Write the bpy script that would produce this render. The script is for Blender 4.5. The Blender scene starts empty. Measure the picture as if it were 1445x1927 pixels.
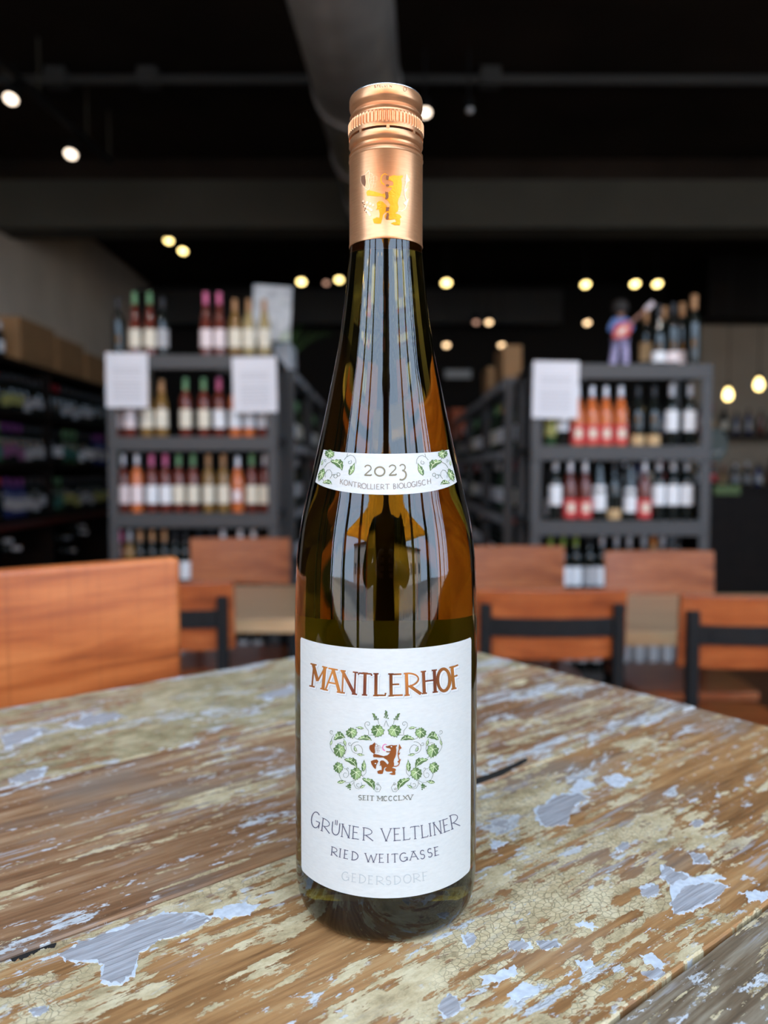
import bpy, bmesh, math, random
from mathutils import Vector, Matrix
from mathutils.geometry import tessellate_polygon
random.seed(7)
R = math.radians
sc = bpy.context.scene
COL = sc.collection

# ------------------------------------------------------------------ camera
FW, FH, FPX = 1445.0, 1927.0, 1450.0
PITCH = math.atan(78.5 / FPX)
CAM = Vector((-0.0008, -0.320, 1.20))
cd = bpy.data.cameras.new('camera')
cam = bpy.data.objects.new('camera', cd); COL.objects.link(cam)
cam.location = CAM
cam.rotation_euler = (R(90) - PITCH, 0, 0)
cd.sensor_fit = 'HORIZONTAL'; cd.sensor_width = 36.0
cd.lens = 36.0 * FPX / FW
cd.clip_start = 0.01; cd.clip_end = 200
cd.dof.use_dof = True
cd.dof.focus_distance = 0.292
cd.dof.aperture_fstop = 9.6
sc.camera = cam
fwd = Vector((0, math.cos(PITCH), -math.sin(PITCH)))
upv = Vector((0, math.sin(PITCH), math.cos(PITCH)))
rgt = Vector((1, 0, 0))
def ray(px, py): return fwd + rgt * ((px - FW / 2) / FPX) - upv * ((py - FH / 2) / FPX)
def atY(px, py, y):
    d = ray(px, py); return CAM + d * ((y - CAM.y) / d.y)
def atZ(px, py, z):
    d = ray(px, py); return CAM + d * ((z - CAM.z) / d.z)

# ------------------------------------------------------------------ light
w = bpy.data.worlds.new('sky'); sc.world = w; w.use_nodes = True
bg = w.node_tree.nodes['Background']
bg.inputs['Color'].default_value = (0.58, 0.76, 1.0, 1)
bg.inputs['Strength'].default_value = 3.4
sd = bpy.data.lights.new('sun', 'SUN'); sd.energy = 12.0; sd.angle = R(1.5); sd.color = (1.0, 0.93, 0.82)
sun = bpy.data.objects.new('sun', sd); COL.objects.link(sun)
sun.rotation_euler = (R(-38), 0, R(12))        # high behind the shop: lights the street, not the room
FRONT_Y = -0.7                                  # the open shop front lies behind the camera
pd = bpy.data.lights.new('shop_front_portal', 'AREA'); pd.shape = 'RECTANGLE'; pd.size = 12.0; pd.size_y = 3.5
pd.cycles.is_portal = True
po = bpy.data.objects.new('shop_front_portal', pd); COL.objects.link(po)
po.location = (2.95, FRONT_Y - .22, 1.75); po.rotation_euler = (R(90), 0, 0)
sc.view_settings.view_transform = 'Standard'; sc.view_settings.look = 'None'
sc.view_settings.gamma = 1.0; sc.view_settings.use_curve_mapping = False
sc.view_settings.exposure = 0.86
sc.cycles.use_denoising = True
sc.cycles.max_bounces = 10; sc.cycles.transmission_bounces = 8
sc.cycles.sample_clamp_indirect = 6.0

# ------------------------------------------------------------------ helpers
def srgb(r, g, b):
    f = lambda c: (c / 255 / 12.92) if c / 255 <= 0.04045 else ((c / 255 + 0.055) / 1.055) ** 2.4
    return (f(r), f(g), f(b), 1)
class NT:
    def __init__(s, name):
        s.m = bpy.data.materials.new(name); s.m.use_nodes = True
        s.t = s.m.node_tree; s.n = s.t.nodes; s.b = s.n['Principled BSDF']
    def new(s, t, **kw):
        n = s.n.new(t)
        for k, v in kw.items(): setattr(n, k, v)
        return n
    def link(s, a, b): s.t.links.new(a, b)
    def set(s, node, **kw):
        for k, v in kw.items(): node.inputs[k].default_value = v
    def P(s, **kw):
        for k, v in kw.items(): s.b.inputs[k.replace('_', ' ')].default_value = v
    def coords(s, scale=(1, 1, 1), rot=(0, 0, 0), loc=(0, 0, 0), src='Object'):
        tc = s.new('ShaderNodeTexCoord'); mp = s.new('ShaderNodeMapping')
        mp.inputs['Scale'].default_value = scale; mp.inputs['Rotation'].default_value = rot; mp.inputs['Location'].default_value = loc
        s.link(tc.outputs[src], mp.inputs['Vector']); return mp.outputs['Vector']
    def noise(s, vec, scale=1, detail=4, rough=0.5, dist=0):
        n = s.new('ShaderNodeTexNoise'); s.link(vec, n.inputs['Vector'])
        n.inputs['Scale'].default_value = scale; n.inputs['Detail'].default_value = detail
        n.inputs['Roughness'].default_value = rough; n.inputs['Distortion'].default_value = dist
        return n.outputs['Fac']
    def ramp(s, fac, stops, interp='LINEAR'):
        n = s.new('ShaderNodeValToRGB'); cr = n.color_ramp; cr.interpolation = interp
        while len(cr.elements) < len(stops): cr.elements.new(0.5)
        for e, (p, c) in zip(cr.elements, stops):
            e.position = p; e.color = c if len(c) == 4 else (*c, 1)
        s.link(fac, n.inputs['Fac']); return n.outputs['Color']
    def step(s, fac, a, b):
        n = s.new('ShaderNodeMapRange'); n.interpolation_type = 'SMOOTHSTEP'
        n.inputs['From Min'].default_value = a; n.inputs['From Max'].default_value = b
        s.link(fac, n.inputs['Value']); return n.outputs['Result']
    def math(s, op, a, b=None):
        n = s.new('ShaderNodeMath', operation=op)
        for i, v in enumerate((a, b)):
            if v is None: continue
            if isinstance(v, (int, float)): n.inputs[i].default_value = v
            else: s.link(v, n.inputs[i])
        return n.outputs[0]
    def mix(s, fac, a, b, mode='MIX'):
        n = s.new('ShaderNodeMix', data_type='RGBA', blend_type=mode)
        for k, v in ((0, fac), (6, a), (7, b)):
            if isinstance(v, (int, float)): n.inputs[k].default_value = v
            elif isinstance(v, tuple): n.inputs[k].default_value = v
            else: s.link(v, n.inputs[k])
        return n.outputs[2]
    def bump(s, h, strength=0.3, dist=0.001):
        n = s.new('ShaderNodeBump'); n.inputs['Strength'].default_value = strength; n.inputs['Distance'].default_value = dist
        s.link(h, n.inputs['Height']); s.link(n.outputs['Normal'], s.b.inputs['Normal'])
_M = {}
def plain(name, col, rough=0.5, metal=0.0, spec=0.4, vary=0.12, nscale=30, emit=None, estr=0, coat=0):
    """A procedural single-colour material with a slight noise variation."""
    if name in _M: return _M[name]
    t = NT(name); v = t.noise(t.coords(), nscale, 3)
    c2 = tuple(max(0, c * (1 - vary)) for c in col[:3]); c1 = tuple(min(1, c * (1 + vary)) for c in col[:3])
    t.link(t.ramp(v, [(0.3, c2), (0.7, c1)]), t.b.inputs['Base Color'])
    t.P(Roughness=rough, Metallic=metal, Specular_IOR_Level=spec, Coat_Weight=coat)
    if emit: t.b.inputs['Emission Color'].default_value = emit; t.b.inputs['Emission Strength'].default_value = estr
    _M[name] = t.m; return t.m

class MB:
    def __init__(s): s.v = []; s.f = []
    def add(s, vs, fs):
        o = len(s.v); s.v += [tuple(v) for v in vs]; s.f += [tuple(i + o for i in f) for f in fs]; return s
    def box(s, x0, x1, y0, y1, z0, z1, M=None):
        vs = [Vector((x, y, z)) for z in (z0, z1) for y in (y0, y1) for x in (x0, x1)]
        if M is not None: vs = [M @ v for v in vs]
        return s.add(vs, [(0, 2, 3, 1), (4, 5, 7, 6), (0, 1, 5, 4), (2, 6, 7, 3), (0, 4, 6, 2), (1, 3, 7, 5)])
    def lathe(s, prof, n=24, cx=0, cy=0, cz=0, cap=True):
        vs = []; fs = []
        for r, z in prof:
            for k in range(n):
                a = 2 * math.pi * k / n; vs.append((cx + r * math.cos(a), cy + r * math.sin(a), cz + z))
        for i in range(len(prof) - 1):
            for k in range(n):
                k2 = (k + 1) % n; fs.append((i * n + k, i * n + k2, (i + 1) * n + k2, (i + 1) * n + k))
        if cap:
            fs.append(tuple(reversed(range(n)))); fs.append(tuple((len(prof) - 1) * n + k for k in range(n)))
        return s.add(vs, fs)
    def tube(s, pts, r, n=8, cap=True):
        pts = [Vector(p) for p in pts]; rs = r if isinstance(r, (list, tuple)) else [r] * len(pts)
        vs = []; fs = []; ref = None
        for i, p in enumerate(pts):
            d = (pts[min(i + 1, len(pts) - 1)] - pts[max(i - 1, 0)]).normalized()
            if ref is None: ref = Vector((0, 0, 1)) if abs(d.z) < 0.9 else Vector((1, 0, 0))
            a = d.cross(ref).normalized(); b = d.cross(a).normalized(); ref = -b if False else ref
            for k in range(n):
                t = 2 * math.pi * k / n; vs.append(p + (a * math.cos(t) + b * math.sin(t)) * rs[i])
        for i in range(len(pts) - 1):
            for k in range(n):
                k2 = (k + 1) % n; fs.append((i * n + k, (i + 1) * n + k, (i + 1) * n + k2, i * n + k2))
        if cap:
            fs.append(tuple(range(n))); fs.append(tuple(reversed([(len(pts) - 1) * n + k for k in range(n)])))
        return s.add(vs, fs)
    def prism(s, poly, z0, z1):
        n = len(poly); vs = [(x, y, z0) for x, y in poly] + [(x, y, z1) for x, y in poly]
        tris = tessellate_polygon([[Vector((x, y, 0)) for x, y in poly]])
        fs = [tuple(t) for t in tris] + [tuple(i + n for i in reversed(t)) for t in tris]
        fs += [(i, (i + 1) % n, n + (i + 1) % n, n + i) for i in range(n)]
        return s.add(vs, fs)
    def mesh(s, name, mat, smooth=False, fix=True):
        me = bpy.data.meshes.new(name); me.from_pydata(s.v, [], s.f)
        if fix:
            bm = bmesh.new(); bm.from_mesh(me); bmesh.ops.recalc_face_normals(bm, faces=bm.faces); bm.to_mesh(me); bm.free()
        if smooth:
            for p in me.polygons: p.use_smooth = True
        if mat: me.materials.append(mat)
        return me
    def build(s, name, mat, parent=None, smooth=False, bevel=0, loc=None, rotz=None, fix=True):
        o = bpy.data.objects.new(name, s.mesh(name, mat, smooth, fix)); COL.objects.link(o); o.parent = parent
        if loc is not None: o.location = loc
        if rotz is not None: o.rotation_euler = (0, 0, rotz)
        if bevel:
            b = o.modifiers.new('bevel', 'BEVEL'); b.width = bevel; b.segments = 2; b.limit_method = 'ANGLE'; b.angle_limit = R(40)
        return o
def link_mesh(name, me, parent=None):
    o = bpy.data.objects.new(name, me); COL.objects.link(o); o.parent = parent; return o
def empty(name, loc=(0, 0, 0), rotz=0):
    o = bpy.data.objects.new(name, None); COL.objects.link(o); o.location = loc; o.rotation_euler = (0, 0, rotz)
    o.empty_display_size = 0.05; return o
def tag(o, label=None, cat=None, group=None, kind=None):
    if label: o['label'] = label
    if cat: o['category'] = cat
    if group: o['group'] = group
    if kind: o['kind'] = kind
    return o
def smooth_edges(o, ang=40):
    for p in o.data.polygons: p.use_smooth = True
    o.data.set_sharp_from_angle(angle=R(ang))
ORD = ['first', 'second', 'third', 'fourth', 'fifth', 'sixth', 'seventh', 'eighth', 'ninth', 'tenth', 'eleventh', 'twelfth', 'thirteenth',
       'fourteenth', 'fifteenth', 'sixteenth', 'seventeenth', 'eighteenth', 'nineteenth', 'twentieth'] + ['%dth' % i for i in range(21, 60)]
for i in range(20, 59):
    k = i + 1
    if k % 10 in (1, 2, 3): ORD[i] = '%d%s' % (k, {1: 'st', 2: 'nd', 3: 'rd'}[k % 10])

# ------------------------------------------------------------------ materials
M_ceil = plain('black_ceiling_paint', (0.020, 0.013, 0.009), 0.9, spec=.1, vary=0.3, nscale=1.5)
M_beam = plain('grey_beam_paint', (0.056, 0.049, 0.035), 0.85, vary=0.1, nscale=2)
M_wallL = plain('taupe_plaster', (0.66, 0.54, 0.42), 0.9, vary=0.08, nscale=3)
M_wallB = plain('brown_plaster', (0.34, 0.27, 0.20), 0.9, vary=0.1, nscale=2)
M_dark = plain('dark_wall_paint', (0.018, 0.015, 0.013), 0.9, spec=.1)
M_rack = plain('grey_powder_coated_steel', (0.056, 0.053, 0.053), 0.55, metal=0.0, vary=0.06)
M_black = plain('black_metal', (0.010, 0.0095, 0.0095), 0.6, spec=.22)
M_steel = plain('galvanised_duct', (0.30, 0.275, 0.255), 0.42, metal=0.5, vary=0.15, nscale=6)
M_darkwood = plain('dark_stained_wood', (0.012, 0.007, 0.005), 0.6, spec=.15, vary=0.3, nscale=12)
M_card = plain('brown_cardboard', (0.38, 0.20, 0.085), 0.85, vary=0.1, nscale=8)

def floor_mat():
    t = NT('reddish_wood_floor'); v = t.coords((1.2, 14, 1)); n = t.noise(v, 2, 5, 0.6)
    t.link(t.ramp(n, [(0.3, (0.05, 0.018, 0.009)), (0.7, (0.13, 0.05, 0.024))]), t.b.inputs['Base Color']); t.P(Roughness=0.4); return t.m
def chair_wood(name, seed, tint=(1, 1, 1)):
    t = NT(name)
    v = t.coords((3, 14, 26), loc=(seed, seed * 2, seed)); n = t.noise(v, 1.3, 6, 0.6, 0.8)
    v2 = t.coords((14, 60, 260), loc=(seed, 0, 0)); n2 = t.noise(v2, 1, 4, 0.6)
    saw = t.noise(t.coords((190, 1, 1.5), loc=(seed, 0, 0)), 1, 3, 0.6)
    f = t.math('ADD', t.math('MULTIPLY', n, 0.75), t.math('MULTIPLY', n2, 0.25))
    tt = lambda c: tuple(a * b for a, b in zip(c, tint))
    c = t.ramp(f, [(0.30, tt((0.17, 0.050, 0.016))), (0.45, tt((0.36, 0.115, 0.034))), (0.56, tt((0.47, 0.175, 0.056))), (0.72, tt((0.58, 0.25, 0.09)))])
    c = t.mix(t.math('MULTIPLY', t.step(saw, 0.54, 0.68), 0.34), c, tt((0.19, 0.06, 0.022)) + (1,))
    t.link(c, t.b.inputs['Base Color']); t.P(Roughness=0.33, Specular_IOR_Level=0.5); t.bump(n2, 0.12, 0.0006); return t.m
def pale_wood():
    t = NT('pale_butcher_block'); v = t.coords((2, 30, 30)); n = t.noise(v, 1.5, 5, 0.6)
    t.link(t.ramp(n, [(0.3, (0.50, 0.30, 0.15)), (0.7, (0.78, 0.52, 0.28))]), t.b.inputs['Base Color']); t.P(Roughness=0.35); return t.m
M_floor = floor_mat(); M_pale = pale_wood()

# ------------------------------------------------------------------ room shell
def struct(mb, name, mat, **kw):
    return tag(mb.build(name, mat, **kw), kind='structure')
XL, XR, YB, ZC = -3.05, 9.0, 9.9, 3.62
tag(struct(MB().box(XL - .3, XR + .3, FRONT_Y - .3, YB + .3, -0.1, 0), 'floor', M_floor), 'dark reddish wooden shop floor under the tables', 'floor')
tag(struct(MB().box(XL - .3, XR + .3, FRONT_Y - .3, YB + .3, ZC, ZC + .25), 'ceiling', M_ceil), 'black painted ceiling of the shop', 'ceiling')
tag(struct(MB().box(XL - .25, XL, 3.2, YB, 0, ZC), 'wall_left', M_wallL), 'taupe plaster wall behind the wooden wall shelves', 'wall')
tag(struct(MB().box(XL - .25, XL, FRONT_Y - .3, 3.2, 0, ZC), 'wall_left_front', M_dark), 'unseen front section of the side wall, darkened for the bottle reflections', 'wall')  # unseen wall part, made dark to blacken the edges of the bottle's reflections
tag(struct(MB().box(XR, XR + .25, FRONT_Y - .3, YB, 0, ZC), 'wall_right', M_dark), 'dark side wall beyond the bar', 'wall')
wb = MB().box(XL, XR, YB, YB + .2, 0, ZC)
tag(struct(wb, 'wall_back', M_dark), 'black back wall at the end of the aisle', 'wall')
zt = atY(1380, 612, 9.1).z
tag(struct(MB().box(3.75, XR, 9.1, 9.3, 0, zt), 'wall_bar', M_wallB), 'brown plaster wall behind the hanging bulbs', 'wall')
tag(struct(MB().box(3.7, XR, 8.6, YB - .01, zt, ZC), 'trim_1', M_dark), 'black soffit above the brown plaster wall', 'soffit')
# beams across the ceiling
zb0, zb1 = atY(722, 428, 5.8).z, atY(722, 338, 5.8).z
tag(struct(MB().box(XL, XR, 5.8, 6.1, zb0, zb1), 'beam_front', M_beam), 'wide grey beam across the shop behind the bottle cap', 'beam')
tag(struct(MB().box(XL, XR, 5.82, 6.08, zb1, ZC), 'beam_packing', M_ceil), 'black packing above the wide grey beam', 'beam')
M_beam2 = plain('dark_grey_beam_paint', (0.035, 0.032, 0.029), 0.85, vary=0.1, nscale=2)
tag(struct(MB().box(XL, 2.2, 9.3, 9.5, atY(900, 608, 9.3).z, atY(900, 545, 9.3).z), 'beam_back', M_beam2), 'dark beam near the back wall above the aisle', 'beam')
# shop front behind the camera: an open glazed frontage with posts and a header
tag(struct(MB().box(XL, XR, FRONT_Y - .2, FRONT_Y, 3.5, ZC), 'wall_front', M_dark), 'dark header over the open shop front', 'wall')
fr = tag(empty('window_1', (0, FRONT_Y - .06, 0)), 'black framed open folding shop front behind the camera', 'window', kind='structure')
for i, x in enumerate((-3.0, -2.1, -1.0, -0.5, 0.5, 1.0, 2.1, 3.2, 4.8, 6.4, 8.0)):
    MB().box(x - (.016 if abs(x) < .9 else .035), x + (.016 if abs(x) < .9 else .035), -.02, .02, 0, 3.5).build('window_post', M_black, fr)
MB().box(XL, XR, -.03, .03, 2.6, 2.64).build('transom', M_black, fr)

for i, (a, b) in enumerate(((XL, -.52), (.52, XR))): tag(struct(MB().box(a, b, FRONT_Y - .12, FRONT_Y, 0, .92), 'wall_knee_%d' % (i + 1), M_dark), ['dark knee wall left of the doorway behind the camera', 'dark knee wall right of the doorway behind the camera'][i], 'wall')
# ------------------------------------------------------------------ street seen only in reflections
M_pave = plain('pale_pavement', (0.26, 0.24, 0.22), 0.9)
M_road = plain('asphalt', (0.12, 0.12, 0.125), 0.9)
tag(struct(MB().box(-25, 25, -8, FRONT_Y - .3, -0.2, -0.02), 'pavement', M_pave), 'pale pavement outside the shop front', 'pavement')
tag(struct(MB().box(-25, 25, -17, -8, -0.25, -0.08), 'road', M_road), 'grey street outside the shop front', 'road')
def house(x0, x1, y, h, col, lab, nm):
    e = tag(empty('building', ((x0 + x1) / 2, y, 0)), lab, 'building'); hw = (x1 - x0) / 2
    MB().box(-hw, hw, -4, 0, -.2, h).build('wall', plain(nm, col, 0.9), e)
    MB().box(-hw - .2, hw + .2, -4.2, .3, h, h + .25).build('roof', M_dark, e)
    k = int((x1 - x0) / 2.2)
    for i in range(k):
        x = -hw + (i + .5) * (2 * hw / k)
        f = MB().box(x - .5, x + .5, -.05, .06, 1.0, 2.4).build('window_frame', M_black, e)
        MB().box(x - .43, x + .43, .06, .075, 1.07, 2.33).build('pane', plain('street_pane', (.05, .07, .09), .08), f)
house(-16, -3.5, -19, 4.6, (.33, .29, .27), 'taupe building across the street', 'taupe_render')
house(5, 18, -19, 4.0, (.42, .38, .33), 'cream building across the street', 'cream_render')
tr = tag(empty('street_tree', (3.2, -11, 0)), 'green street tree outside the shop front', 'tree')
MB().tube([(0, 0, -.1), (.05, 0, 1.2), (0, .05, 2.2)], [.13, .1, .07], 8).build('trunk', plain('bark', (.1, .07, .05), .9), tr)
lf = MB()
for i in range(500):
    a, b, rr = random.uniform(0, 6.28), random.uniform(-1, 1), random.uniform(.6, 1.6)
    p = Vector((rr * math.cos(a) * math.sqrt(1 - b * b), rr * math.sin(a) * math.sqrt(1 - b * b), 3.1 + rr * b * 1.1))
    q = Matrix.Rotation(random.uniform(0, 6), 3, 'X') @ Matrix.Rotation(random.uniform(0, 6), 3, 'Z')
    lf.add([p + q @ Vector(v) for v in ((-.16, 0, 0), (0, -.1, .02), (.16, 0, 0), (0, .1, .02))], [(0, 1, 2, 3)])
tag(lf.build('foliage', plain('street_tree_green', (.09, .17, .035), .7), tr), kind='stuff')
# a yellow shade sail stretched over the pavement
def sail_mat():
    t = NT('yellow_sail_cloth'); n = t.noise(t.coords((40, 40, 40)), 1, 2)
    c = t.ramp(n, [(.3, (.95, .56, .11)), (.7, (1.0, .62, .14))]); t.link(c, t.b.inputs['Base Color']); t.P(Roughness=.8)
    tr_ = t.new('ShaderNodeBsdfTranslucent'); t.link(c, tr_.inputs['Color']); mx = t.new('ShaderNodeMixShader'); mx.inputs[0].default_value = .8
    t.link(t.b.outputs[0], mx.inputs[1]); t.link(tr_.outputs[0], mx.inputs[2]); t.link(mx.outputs[0], t.n['Material Output'].inputs['Surface']); return t.m
M_sail = sail_mat()
sl = tag(empty('shade_sail', (0, -3.6, 0)), 'yellow diamond shade sail over the pavement', 'shade sail')
sm = MB(); N = 8; C4 = [Vector((-4.2, .7, 2.12)), Vector((0, -1.3, 1.80)), Vector((4.2, .7, 2.12)), Vector((0, 1.1, 2.55))]
gv = []
for i in range(N + 1):
    for j in range(N + 1):
        a, b = i / N, j / N
        p = C4[0] * (1 - a) * (1 - b) + C4[1] * a * (1 - b) + C4[2] * a * b + C4[3] * (1 - a) * b
        gv.append(p + Vector((0, 0, -.08 * a * (1 - a) * b * (1 - b) * 4)))
sm.add(gv, [(i * (N + 1) + j, (i + 1) * (N + 1) + j, (i + 1) * (N + 1) + j + 1, i * (N + 1) + j + 1) for i in range(N) for j in range(N)])
so = sm.build('cloth', M_sail, sl, smooth=True); so.modifiers.new('t', 'SOLIDIFY').thickness = .004
for s in (0, 2):
    p = C4[s]; MB().tube([(p.x * 1.05, p.y, -.05), (p.x * 1.02, p.y, p.z + .05)], .035, 8).build('post', M_steel, sl)

# ------------------------------------------------------------------ the tasting table of old painted planks
ZT = atY(726, 1766, -0.030).z
ANG = R(51.3)
U = Vector((math.sin(ANG), math.cos(ANG), 0)); V = Vector((-math.cos(ANG), math.sin(ANG), 0))
def tab(p): return Vector((p.dot(U), p.dot(V)))          # world -> table (length, across)
TROT = math.atan2(U.y, U.x)
def old_plank(name, seed, wood, cream, white, grey, olive, tstreak=0.35, bias=None, wbias=None):
    """Weathered plank: wood grain, crackled cream paint, white and lavender grey remnants."""
    t = NT(name); L = (seed * 3.1, seed * 1.7, seed)
    c1 = lambda sx, sy: t.coords((sx, sy, 1), loc=L)
    warp = t.noise(c1(3, 3), 2, 3)
    gl = t.noise(c1(5, 75), 1, 6, 0.65, 0.6)        # grain bands
    gf = t.noise(c1(26, 420), 1, 4, 0.6)            # fine fibres
    big = t.noise(c1(7, 16), 1, 3, 0.5)
    g = t.math('ADD', t.math('MULTIPLY', gl, 0.62), t.math('MULTIPLY', gf, 0.38))
    wc = t.ramp(g, [(0.34, wood[0]), (0.46, wood[1]), (0.55, wood[2]), (0.66, wood[3])])
    wc = t.mix(t.math('MULTIPLY', t.step(big, 0.50, 0.66), 0.6), wc, (0.30, 0.25, 0.20, 1), 'MIX')
    # cream paint
    n1 = t.noise(c1(9, 24), 1, 10, 0.66, 0.5); n2 = t.noise(c1(14, 210), 1, 5, 0.6)
    n3 = t.noise(c1(90, 170), 1, 6, 0.7); n6 = t.noise(c1(30, 75), 1, 6, 0.7, .4)
    sel = t.math('ADD', t.math('ADD', t.math('MULTIPLY', n1, 1.0 - tstreak), t.math('MULTIPLY', n2, tstreak)), t.math('ADD', t.math('MULTIPLY', t.math('SUBTRACT', n3, .5), 0.30), t.math('MULTIPLY', t.math('SUBTRACT', n6, .5), 0.30)))
    def along(a, b, k):
        sx = t.new('ShaderNodeSeparateXYZ'); tc = t.new('ShaderNodeTexCoord'); t.link(tc.outputs['Object'], sx.inputs[0])
        return t.math('MULTIPLY', t.step(sx.outputs['X'], a, b), k)
    if bias: sel = t.math('ADD', sel, along(*bias))
    mc = t.step(sel, cream - 0.008, cream + 0.014)
    hue = t.noise(c1(45, 80), 1, 8, 0.75)
    cc = t.ramp(hue, [(0.32, olive[0]), (0.47, olive[1]), (0.58, olive[2]), (.70, tuple(min(1, c * 1.12) for c in olive[2]))])
    vo = t.new('ShaderNodeTexVoronoi', feature='DISTANCE_TO_EDGE'); vo.inputs['Scale'].default_value = 1.0
    t.link(t.coords((330, 420, 1), loc=L), vo.inputs['Vector'])
    crack = t.step(vo.outputs['Distance'], 0.075, 0.015)
    cz = t.step(t.noise(c1(11, 14), 1, 3), 0.42, 0.55)
    cc = t.mix(t.math('MULTIPLY', t.math('MULTIPLY', crack, cz), 0.5), cc, (0.16, 0.10, 0.045, 1))
    col = t.mix(mc, wc, cc)
    # thin lavender wash left in the grain beside the paint
    wash = t.math('MULTIPLY', t.step(t.noise(c1(24, 330), 1, 5, .65), .52, .62), t.step(t.noise(c1(8, 20), 1, 5, .6), .46, .60))
    col = t.mix(t.math('MULTIPLY', wash, t.math('SUBTRACT', 0.75, t.math('MULTIPLY', mc, .45))), col, (0.50, 0.475, 0.47, 1))
    # lavender grey remnants of the oldest coat and white chips along their rims
    n4 = t.noise(c1(13, 34), 1, 12, 0.70, 0.6); n5 = t.noise(c1(34, 300), 1, 5, 0.65)
    s4 = t.math('ADD', t.math('ADD', t.math('MULTIPLY', n4, 0.78), t.math('MULTIPLY', n5, 0.22)), t.math('MULTIPLY', t.math('SUBTRACT', n3, .5), .16))
    if wbias: s4 = t.math('ADD', s4, along(*wbias))
    mw = t.step(s4, white - 0.006, white + 0.008)
    mg = t.step(s4, white + grey, white + grey + 0.015)
    wcol = t.ramp(n3, [(0.35, (0.52, 0.51, 0.50)), (0.6, (0.78, 0.77, 0.76))])
    col = t.mix(mw, col, wcol)
    col = t.mix(mg, col, (0.48, 0.455, 0.455, 1))
    fl = t.noise(c1(110, 260), 1, 5, 0.62); fz = t.noise(c1(16, 34), 1, 5, .6)
    mf = t.math('MULTIPLY', t.step(fl, 0.60, 0.635), t.step(fz, 0.46, 0.56))
    col = t.mix(mf, col, (0.74, 0.73, 0.73, 1))
    t.link(col, t.b.inputs['Base Color'])
    h = t.math('ADD', t.math('MULTIPLY', g, 0.55), t.math('ADD', t.math('MULTIPLY', mc, 0.30), t.math('ADD', t.math('MULTIPLY', mw, 0.30), t.math('MULTIPLY', mf, .2))))
    h = t.math('SUBTRACT', h, t.math('MULTIPLY', t.math('MULTIPLY', crack, cz), t.math('MULTIPLY', mc, 0.2)))
    t.bump(h, 0.6, 0.0016)
    t.P(Roughness=0.42, Specular_IOR_Level=0.45)
    return t.m
brn = [(0.16, 0.075, 0.036), (0.31, 0.150, 0.070), (0.44, 0.24, 0.12), (0.58, 0.38, 0.23)]
org = [(0.18, 0.080, 0.030), (0.37, 0.175, 0.065), (0.53, 0.27, 0.105), (0.64, 0.39, 0.18)]
gry = [(0.10, 0.065, 0.04), (0.22, 0.15, 0.09), (0.36, 0.28, 0.19), (0.50, 0.43, 0.34)]
crm = [(0.38, 0.27, 0.14), (0.68, 0.52, 0.29), (0.84, 0.68, 0.42)]
olv = [(0.25, 0.19, 0.095), (0.45, 0.36, 0.19), (0.64, 0.52, 0.31)]
PL = [  # v0, v1, material
    (0.223, 0.388, old_plank('olive_painted_plank', 1.3, brn, 0.44, 0.555, 0.03, olv)),
    (0.056, 0.223, old_plank('bare_brown_plank', 4.45, brn, 0.56, 0.60, 0.05, crm, 0.5, (-.02, .16, .035), (-.04, .12, .065))),
    (-0.105, 0.056, old_plank('cream_painted_plank', 9.2, org, 0.488, 0.60, 0.035, crm, .35, (.06, .30, -.085), (-.05, .1, .01))),
    (-0.27, -0.105, old_plank('grey_streaked_plank', 2.6, gry, 0.535, 0.575, 0.05, crm, 0.75)),
]
U0, U1, TH = -0.50, 0.349, 0.040
table = tag(empty('tasting_table', (0, 0, ZT), TROT), 'weathered plank table with peeling cream and white paint under the tall bottle', 'table')
planks = []
for i, (v0, v1, m) in enumerate(PL):
    nx, g = 60, 0.0005
    rnd = random.Random(i + 3)
    us = [U0 + (U1 - U0) * k / nx for k in range(nx + 1)]
    e0 = [v0 + g + rnd.uniform(0, .0006) for _ in us]; e1 = [v1 - g - rnd.uniform(0, .0006) for _ in us]
    if i == 0: e1 = [v1 - rnd.uniform(0, .004) for _ in us]
    us[-1] += [0.0, 0.002, -0.001, 0.001, 0][i]
    c = 0.0008; vs = []; fs = []
    for k, u in enumerate(us):
        a, b = e0[k], e1[k]
        vs += [(u, a, -TH), (u, a, -c), (u, a + c, 0), (u, b - c, 0), (u, b, -c), (u, b, -TH)]
    for k in range(nx):
        for j in range(6):
            j2 = (j + 1) % 6; fs.append((k * 6 + j, (k + 1) * 6 + j, (k + 1) * 6 + j2, k * 6 + j2))
    fs += [tuple(range(6)), tuple(nx * 6 + j for j in reversed(range(6)))]
    planks.append(MB().add(vs, fs).build('plank', m, table))
for u in (-0.43, 0.26):
    for v in (-.21, .32):
        MB().box(u - .04, u + .04, v - .04, v + .04, -ZT, -TH).build('leg', M_darkwood, table)
for v in (-.21, .32): MB().box(-.39, .22, v - .015, v + .015, -TH - .09, -TH).build('apron', M_darkwood, table)
for u in (-.43, .26): MB().box(u - .015, u + .015, -.17, .28, -TH - .09, -TH).build('apron', M_darkwood, table)
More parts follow.
